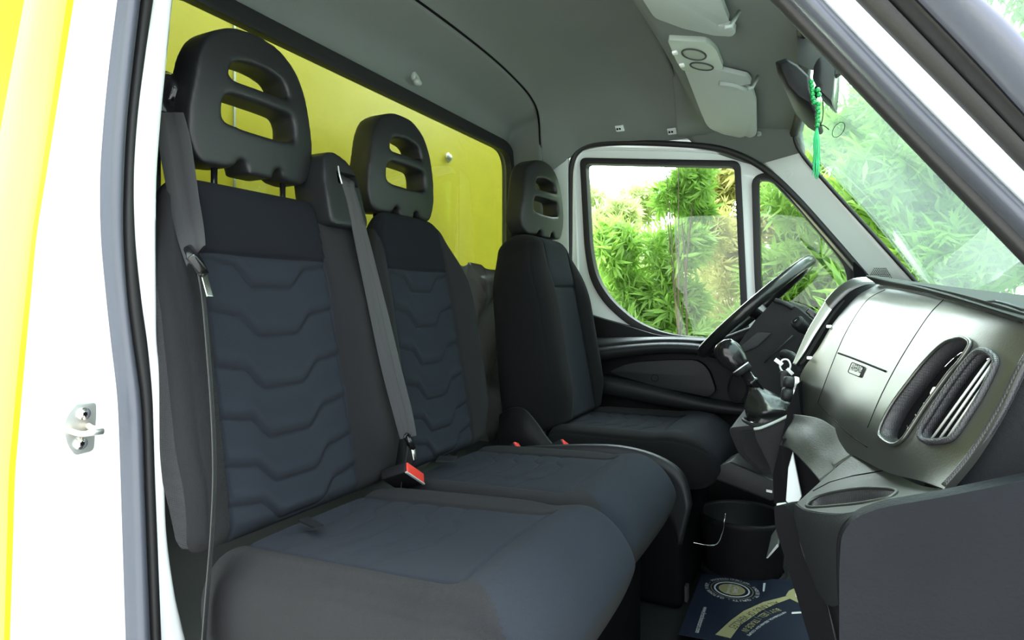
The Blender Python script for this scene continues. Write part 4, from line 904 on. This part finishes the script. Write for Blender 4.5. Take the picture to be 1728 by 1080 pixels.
# footwell
tr = root('storage_tray', P(1255, 815, Y=1.68), 'dark blue-grey slanted tray edge above the black bin', 'tray')
link('body', plate([[P(a, b, Y=1.66) for a, b in ((1205, 790), (1232, 778), (1310, 812), (1314, 842), (1300, 846), (1203, 808))]], (0, .2, -.02), .006), 'blk2', tr)
link('label_tag', plate([[P(a, b, Y=1.655) for a, b in ((1293, 826), (1303, 828), (1303, 832), (1293, 830))]], (0, .002, 0)), 'whitel', tr)
bc = V((-.215, 1.96, 0)); wbk = root('waste_bin', bc, 'round black bin standing in the driver footwell', 'bin')
link('tub', lathe([(0, .004), (.098, .004), (.108, .02), (.120, .168), (.126, .180), (.120, .186), (.114, .176), (.104, .02), (0, .012)], 48, V((0, 0, 1)), bc), 'blk', wbk)
link('wire_handle', tube(crom([P(1168, 915, Y=1.72), P(1205, 920, Y=1.74), P(1217, 903, Y=1.77), P(1222, 880, Y=1.8), P(1224, 866, Y=1.8)], 6), .0022, 8), 'chrome', wbk)
link('base_ring', lathe([(.112, .0), (.120, .004), (.122, .02), (.113, .026)], 48, V((0, 0, 1)), bc), 'blk2', wbk)
tag(link('kick_strip', plate([[P(a, b, Y=1.70) for a, b in ((1293, 942), (1312, 917), (1314, 922), (1296, 942))]], (0, .25, 0)), 'steel'), 'short bright metal strip low beside the dashboard', 'metal strip')
link('slide_post', box(P(1157, 830, Y=1.72), (.008, .02, .10)), 'blk2', s3); link('floor_latch', box(P(1159, 1000, Y=1.44), (.006, .02, .035)), 'blk2', s2)
link('floor_cover', solidify(grid_mesh([[V((-.27+.16*i, 1.3+.05*j, .012+.006*sin(i*2+j))) for i in range(4)] for j in range(16)]), .01, 0), 'floor'); bpy.data.objects['floor_cover']['label'] = 'black rubber floor mat under the navy leaflet'; bpy.data.objects['floor_cover']['category'] = 'floor mat'
bpy.data.objects['floor_cover'].name = 'floor_mat'
# printed leaflet
ZF = .030; fl = root('paper_mat', P(1240, 1030, Z=ZF), 'dark navy printed paper mat with a gold ribbon lying on the cab floor', 'paper mat')
def FZ(x, y, k=0): return P(x, y, Z=ZF+k)
link('sheet', plate([[FZ(1145, 1070), FZ(1184, 968), FZ(1345, 980), V((.05, 1.50, ZF))]], (0, 0, -.001)), 'paper', fl)
up = V((0, 0, 1)); e_ = .0006
def poly(pts, mat, name, k=e_): return link(name, plate([[FZ(a, b, k) for a, b in pts]], (0, 0, .0002)), mat, fl)
poly([(1327, 1006), (1288, 1016), (1255, 1031), (1233, 1047), (1207, 1071), (1233, 1077), (1249, 1055), (1281, 1033), (1307, 1020), (1334, 1010)], 'gold', 'ribbon')
poly([(1340, 993), (1351, 1019), (1334, 1011), (1326, 1005), (1331, 997)], 'gold', 'ribbon_end')
poly([(1342, 1001), (1346, 1003), (1347, 1009), (1343, 1007)], 'whitel', 'ribbon_dot', e_*2)
def arc_text(s, pts, mat, name, h):
    c = crom([FZ(a, b, e_*2) for a, b in pts], 10); tot = sum((c[i+1]-c[i]).length for i in range(len(c)-1)); ms = []
    def at(d):
        for i in range(len(c)-1):
            l = (c[i+1]-c[i]).length
            if d <= l or i == len(c)-2: return c[i].lerp(c[i+1], d/l)
            d -= l
    gl_ = []
    for chx in s:
        if chx == ' ': gl_.append((None, .32)); continue
        me = text_mesh(chx, 1.0, 0); xs = [v.co.x for v in me.vertices]; gl_.append((me, max(xs)-min(xs)+.12))
    k = tot/sum(w_ for _, w_ in gl_); d = 0
    for me, w_ in gl_:
        if me:
            a = at(d); b = at(d+w_*k*.8); exx = (b-a).normalized(); eyy = up.cross(exx); x0 = min(v.co.x for v in me.vertices)
            for v in me.vertices: v.co = a+exx*((v.co.x-x0)*k)+eyy*(v.co.y*h)
            ms.append(me)
        d += w_*k
    return link(name, join(*ms), mat, fl)
arc_text('ALL KINDS OF VEHICLES', [(1309, 1014), (1283, 1023), (1255, 1037), (1228, 1058)], 'paper', 'ribbon_text', .026)
arc_text('BUY | SELL | TRADE-IN', [(1311, 1026), (1288, 1034), (1268, 1048), (1250, 1064)], 'gold', 'offer_text', .022)
arc_text('HATCHBACK SEDAN SUV COUPE', [(1324, 1032), (1303, 1042), (1280, 1056), (1260, 1072)], 'ink', 'small_text', .009)
link('web_address', place_text('www.firstchoicecars.com', FZ(1187, 1024, e_), FZ(1173, 1067, e_), up, hscale=1.3), 'ink', fl)
ec = FZ(1235, 995)
def ring(r0, r1, mat, name, k): 
    return link(name, plate([[ec+V((r1*cos(a), r1*sin(a), k)) for a in [2*pi*i/48 for i in range(48)]]]+([[ec+V((r0*cos(a), r0*sin(a), k)) for a in [2*pi*i/48 for i in range(48)]]] if r0 else []), (0, 0, .0002)), mat, fl)
ring(0, .034, 'gold', 'emblem_disc', e_); ring(.042, .046, 'ink', 'emblem_ring', e_); ring(.053, .0545, 'gold', 'emblem_ring', e_)
link('emblem_text', join(place_text('FIRST CHOICE', ec+V((-.010, .030, e_*2)), ec+V((-.010, -.030, e_*2)), up), place_text('CARS', ec+V((.004, .02, e_*2)), ec+V((.004, -.02, e_*2)), up)), 'ink', fl)
ms = []; S_ = 'PROFESSIONALISM - INTEGRITY - QUALITY - CUSTOMER FIRST - '
for i, chx in enumerate(S_):
    if chx == ' ': continue
    a = 2.6-2*pi*i/len(S_); me = text_mesh(chx, .014, 0); o_ = V((cos(a), sin(a), 0)); exx = V((sin(a), -cos(a), 0))
    for v in me.vertices: v.co = ec+o_*(.060+v.co.y)+exx*(v.co.x-.004)+V((0, 0, e_))
    ms.append(me)
link('emblem_ring_text', join(*ms), 'ink', fl)
poly([(1288, 984), (1292, 984), (1290, 998), (1287, 998)], 'ink', 'small_mark'); poly([(1336, 1033), (1353, 1032), (1353, 1035), (1336, 1036)], 'ink', 'small_mark')
#SPLIT
# ================================================================== things on the ceiling
def onh(x, y, off=.0): 
    q = on(head_bvh, x, y, off, 1.6); return q
def hplate(pts, off, th, mat, name, par, bev=.003, r=4):
    hs = [onh(a, b)for a, b in rnd(pts, r, 4)]; n = sum((h[1] for h in hs), V()).normalized(); n = n if n.z < 0 else -n
    c = sum((h[0] for h in hs), V())/len(hs); ps = [h[0]-n*((h[0]-c).dot(n)) for h in hs]
    # keep the seen outline: slide along the view ray to the plane at distance off
    out = []
    for p in ps:
        d = (p-CAM); k = ((c+n*off-CAM).dot(n))/d.dot(n); out.append(CAM+d*k)
    return link(name, plate([out], n*(-th), bev), mat, par), out, n
v2r = root('sun_visor', onh(1225, 175)[0], 'grey sun visor folded up above the driver, beside the reading lamp', 'sun visor')
_, vp, vn = hplate([(1150, 121), (1205, 122), (1262, 131, 8), (1268, 142), (1250, 144, 2), (1250, 148, 2), (1270, 152), (1276, 170), (1277, 226, 6), (1266, 232), (1258, 228, 2), (1250, 232, 8), (1221, 226), (1194, 214, 10), (1180, 185)], .022, .012, 'visor', 'panel', v2r, .004)
link('hinge_arm', tube([CAM+(P(a, b, D=1)-CAM)*k for (a, b), k in (((1262, 150), 1.50), ((1270, 147), 1.50), ((1279, 129), 1.53))], .0042, 8), 'visor', v2r)
link('hinge_roll', tube([onh(a, b, .022)[0] for a, b in ((1215, 126), (1240, 129), (1262, 136))], .006, 8), 'visor', v2r)
tag(link('visor_clip', remesh(box(onh(1282, 221, .008)[0], (.014, .02, .016), None, .003), .002, 3), 'visor'), 'small grey clip beside the far end of the driver sun visor', 'clip')
v1r = root('sun_visor', onh(1170, 20)[0], 'grey sun visor at the top edge, on the passenger side of the reading lamp', 'sun visor')
hplate([(1060, -40), (1082, 0), (1104, 33, 8), (1152, 49), (1205, 59), (1236, 61, 8), (1243, 52, 6), (1236, 45, 4), (1212, 42, 2), (1212, 40, 2), (1231, 35, 4), (1217, 0), (1200, -50)], .020, .012, 'visor', 'panel', v1r, .004)
link('hinge_arm', tube([CAM+(P(a, b, D=1)-CAM)*k for (a, b), k in (((1222, 46), 1.16), ((1233, 44), 1.16), ((1247, 20), 1.19))], .0042, 8), 'visor', v1r)
lr = root('reading_lamp', onh(1170, 95)[0], 'square grey-green reading lamp unit between the two sun visors', 'lamp')
base, lp, ln_ = hplate([(1126, 68, 5), (1194, 71, 10), (1209, 84, 8), (1221, 115, 6), (1214, 123, 5), (1152, 120, 5), (1142, 105)], .012, .012, 'lamp', 'base', lr, .004)
def on_plane(x, y, off): 
    d = P(x, y, D=1)-CAM; c = sum(lp, V())/len(lp)+ln_*off; return CAM+d*((c-CAM).dot(ln_)/d.dot(ln_))
for (x, y, rx, ry) in ((1171, 92, 20, 9), (1184, 112, 19, 6)):
    l_ = [on_plane(x+rx*cos(a)+3*sin(a), y+ry*sin(a)+3*cos(a)*.6, .0012) for a in [2*pi*k/28 for k in range(28)]]
    ls_ = link('lens', plate([l_], ln_*(-.001)), 'lens', lr); link('lens_rim', tube(l_, .0022, 8, True), 'web', ls_)
for (x, y) in ((1139, 89), (1151, 110)):
    q = on_plane(x, y, .003); link('switch', box(q, (.012, .016, .006), None, .002), 'whitel', lr)
# screw plates on the side header, coat hook
cbv = bvh_of(grid_mesh(patch([seam, crow(-.80, -.005), crow(-.60), crow(-.42)], 10, 8)))
for (x, y, lb) in ((1046, 216, 'small white screw plate above the rear part of the door window'), (1134, 221, 'small white screw plate above the middle of the door window')):
    q, n = on(cbv, x, y, .002, 2.12); A = axes(V((1, 0, 0)), (0, 0, 1)); r_ = root('screw_plate', q, lb, 'screw plate'); yv = n.cross(V((1, 0, 0))).normalized(); A = (V((1, 0, 0)), yv, V((1, 0, 0)).cross(yv))
    link('plate', box(q, (.030, .026, .004), A, .002), 'whitep', r_)
    for dx in (-.008, .001): link('screw_hole', box(q+n*.003+V((dx, 0, 0)), (.006, .007, .002), A), 'dark', r_)
q, n = on(bvh_of(rw1), 697, 128, .0, 1.1)
ck = root('coat_hook', q, 'small grey coat hook on the headliner above the rear window', 'hook')
link('mount', ellipsoid(q+n*.004, (.010, .010, .014), None, 16, 10), 'lamp', ck)
link('hook', remesh(join(tube(crom([q+V((0, 0, .008))+n*.008, q+n*.020, q+V((0, 0, -.010))+n*.022], 5), .006, 10), ellipsoid(q+V((0, .0, -.012))+n*.018, (.012, .016, .010))), .0025, 4), 'lamp', ck)
# rear view mirror and beads
mr = root('rearview_mirror', P(1350, 150, Y=1.25), 'black interior rear view mirror hanging from the windscreen', 'mirror')
mo = [(1308, 104), (1326, 98), (1345, 109), (1369, 132), (1372, 162), (1380, 186), (1374, 193), (1349, 178), (1325, 152), (1312, 122)]
fr = [P(a, b, Y=1.22) for a, b in mo]; cfr = sum(fr, V())/len(fr); bk_ = [cfr+(P(a, b, Y=1.22)-cfr)*.99+V((.010, .20, .01)) for a, b in mo]; mf = [cfr+(p-cfr)*.72+V((.0, -.022, -.0)) for p in fr]
me = grid_mesh([mf, fr, bk_], closed_u=True); bm = bmesh.new(); bm.from_mesh(me); bm.verts.ensure_lookup_table(); n_ = len(mo); bm.faces.new([bm.verts[i] for i in range(n_)]); bm.faces.new([bm.verts[2*n_+i] for i in range(n_)]); bm.to_mesh(me); bm.free()
link('housing', autosmooth(bake(recalc(me), ('BEVEL', dict(width=.003, segments=2)), smooth=False), 30), 'blk', mr)
link('stem', tube([cfr+V((.02, .09, .0)), cfr+V((.05, .08, .03)), cfr+V((.09, .07, .05))], .009, 10), 'gloss', mr)
sn = [(1373, 112), (1380, 99), (1397, 90), (1409, 104), (1407, 140), (1403, 171), (1379, 148), (1371, 133)]
link('upper_grey_plate', plate([[P(a, b, Y=1.36) for a, b in rnd([(1345, -30), (1440, -30), (1425, 60), (1415, 112), (1372, 120), (1346, 108)], 8, 4)]], (.01, .02, .01), .003), 'web', mr)  # flat grey plate behind the mirror at the windscreen's top edge
link('windscreen_block', plate([[P(a, b, Y=1.27) for a, b in rnd(sn, 4, 3)]], (.01, .09, 0), .006), 'gloss', mr)  # glossy black block to the right of the mirror housing
pb = root('bead_string', P(1378, 200, Y=1.205), 'green glass prayer beads with a green tassel hanging from the mirror', 'beads')
bl_ = [(1369, 138), (1370, 145), (1371, 152), (1371, 159), (1372, 166), (1374, 173), (1380, 152), (1382, 160), (1381, 176), (1380, 183), (1381, 190), (1380, 197), (1380, 204), (1379, 211)]
for a, b in bl_: link('bead', ellipsoid(P(a, b, Y=1.185), (.0042, .0042, .0046), None, 12, 8), 'bead', pb)
ms = []
for k in range(70):
    a = random.uniform(-1, 1); b = random.uniform(-1, 1); y1 = random.uniform(275, 303)
    ms.append(tube(crom([P(1379, 212, Y=1.19), P(1377+3*a+random.uniform(-3, 3), 235, Y=1.19+.006*b), P(1378+4*a+random.uniform(-2, 2), 262, Y=1.19+.006*b), P(1377+5*a+random.uniform(-3, 3), y1, Y=1.19+.008*b)], 3), .0006, 4))
link('tassel', join(*ms), 'tassel', pb)
link('black_cord', tube(crom([P(1388, 165, Y=1.19), P(1389, 190, Y=1.19), P(1386, 208, Y=1.19), P(1380, 211, Y=1.19), P(1390, 212, Y=1.19), P(1399, 219, Y=1.19)], 5), .0008, 6), 'dark', pb)
link('cord_loop', tube(crom([P(1415+10*cos(a)+4*sin(a), 219+2*cos(a)*-5+8*sin(a), Y=1.35) for a in [k*pi/4 for k in range(8)]], 4, True), .0006, 6, True), 'dark', pb)
# ------------------------------------------------------------------ door striker on the jamb
st = root('door_striker', P(140, 725, X=-.868), 'galvanised door striker with two star screws on the white jamb', 'striker')
xs_ = -.864
link('plate', plate([[P(a, b, X=xs_) for a, b in rnd([(128, 681, 3), (160, 679, 6), (160, 700), (156, 760, 8), (125, 768, 6), (112, 752, 10), (105, 722, 10), (112, 700, 10)], 5, 5)]], (.003, 0, 0), .0008), 'steel', st)
for (x, y) in ((140, 698), (135, 748)):
    c = P(x, y, X=xs_+.003); sc2 = link('screw', lathe([(0, .005), (.0045, .005), (.0055, .0035), (.0078, .0035), (.0085, .001), (.0085, 0), (0, 0)], 28, V((1, 0, 0)), c), 'chrome', st)
    link('star_socket', plate([[c+V((.0052, (.0036 if i % 2 else .0022)*cos(2*pi*i/12), (.0036 if i % 2 else .0022)*sin(2*pi*i/12))) for i in range(12)]], (-.0015, 0, 0)), 'dark', sc2)
a, b = P(117, 727, X=xs_), P(148, 717, X=xs_); a2, b2 = P(143, 732, X=xs_+.03), P(174, 728, X=xs_+.03)
link('loop', tube(crom([a, P(135, 732, X=xs_+.020), P(152, 731, X=xs_+.032), P(170, 729, X=xs_+.034), P(168, 724, X=xs_+.030), P(155, 722, X=xs_+.015), b], 5), .0036, 10), 'rust', st)
link('loop_end', tube([P(148, 731, X=xs_+.034), P(160, 729, X=xs_+.036), P(173, 728, X=xs_+.036)], .0042, 10), 'steel', st)

# ------------------------------------------------------------------ groups of like things
for o in list(bpy.data.objects):
    if o.parent is None and 'label' in o:
        n = o.name.split('.')[0]
        g = {'passenger_seat': 'seats across the cab', 'driver_seat': 'seats across the cab', 'seat_belt': 'grey seat belts on the passenger seats', 'belt_buckle': 'red belt buckles between the cushions',
             'sun_visor': 'folded sun visors', 'screw_plate': 'screw plates above the door window', 'rotary_knob': 'rotary knobs on the console', 'leafy_tree': 'leafy trees outside',
             'pale_tree': 'pale trees in the distance', 'leafy_shrub': 'green shrubs outside the door window', 'flowering_shrub': 'blossoming branches outside the door window', 'low_hedge': 'low hedges outside'}.get(n)
        if g: o['group'] = g
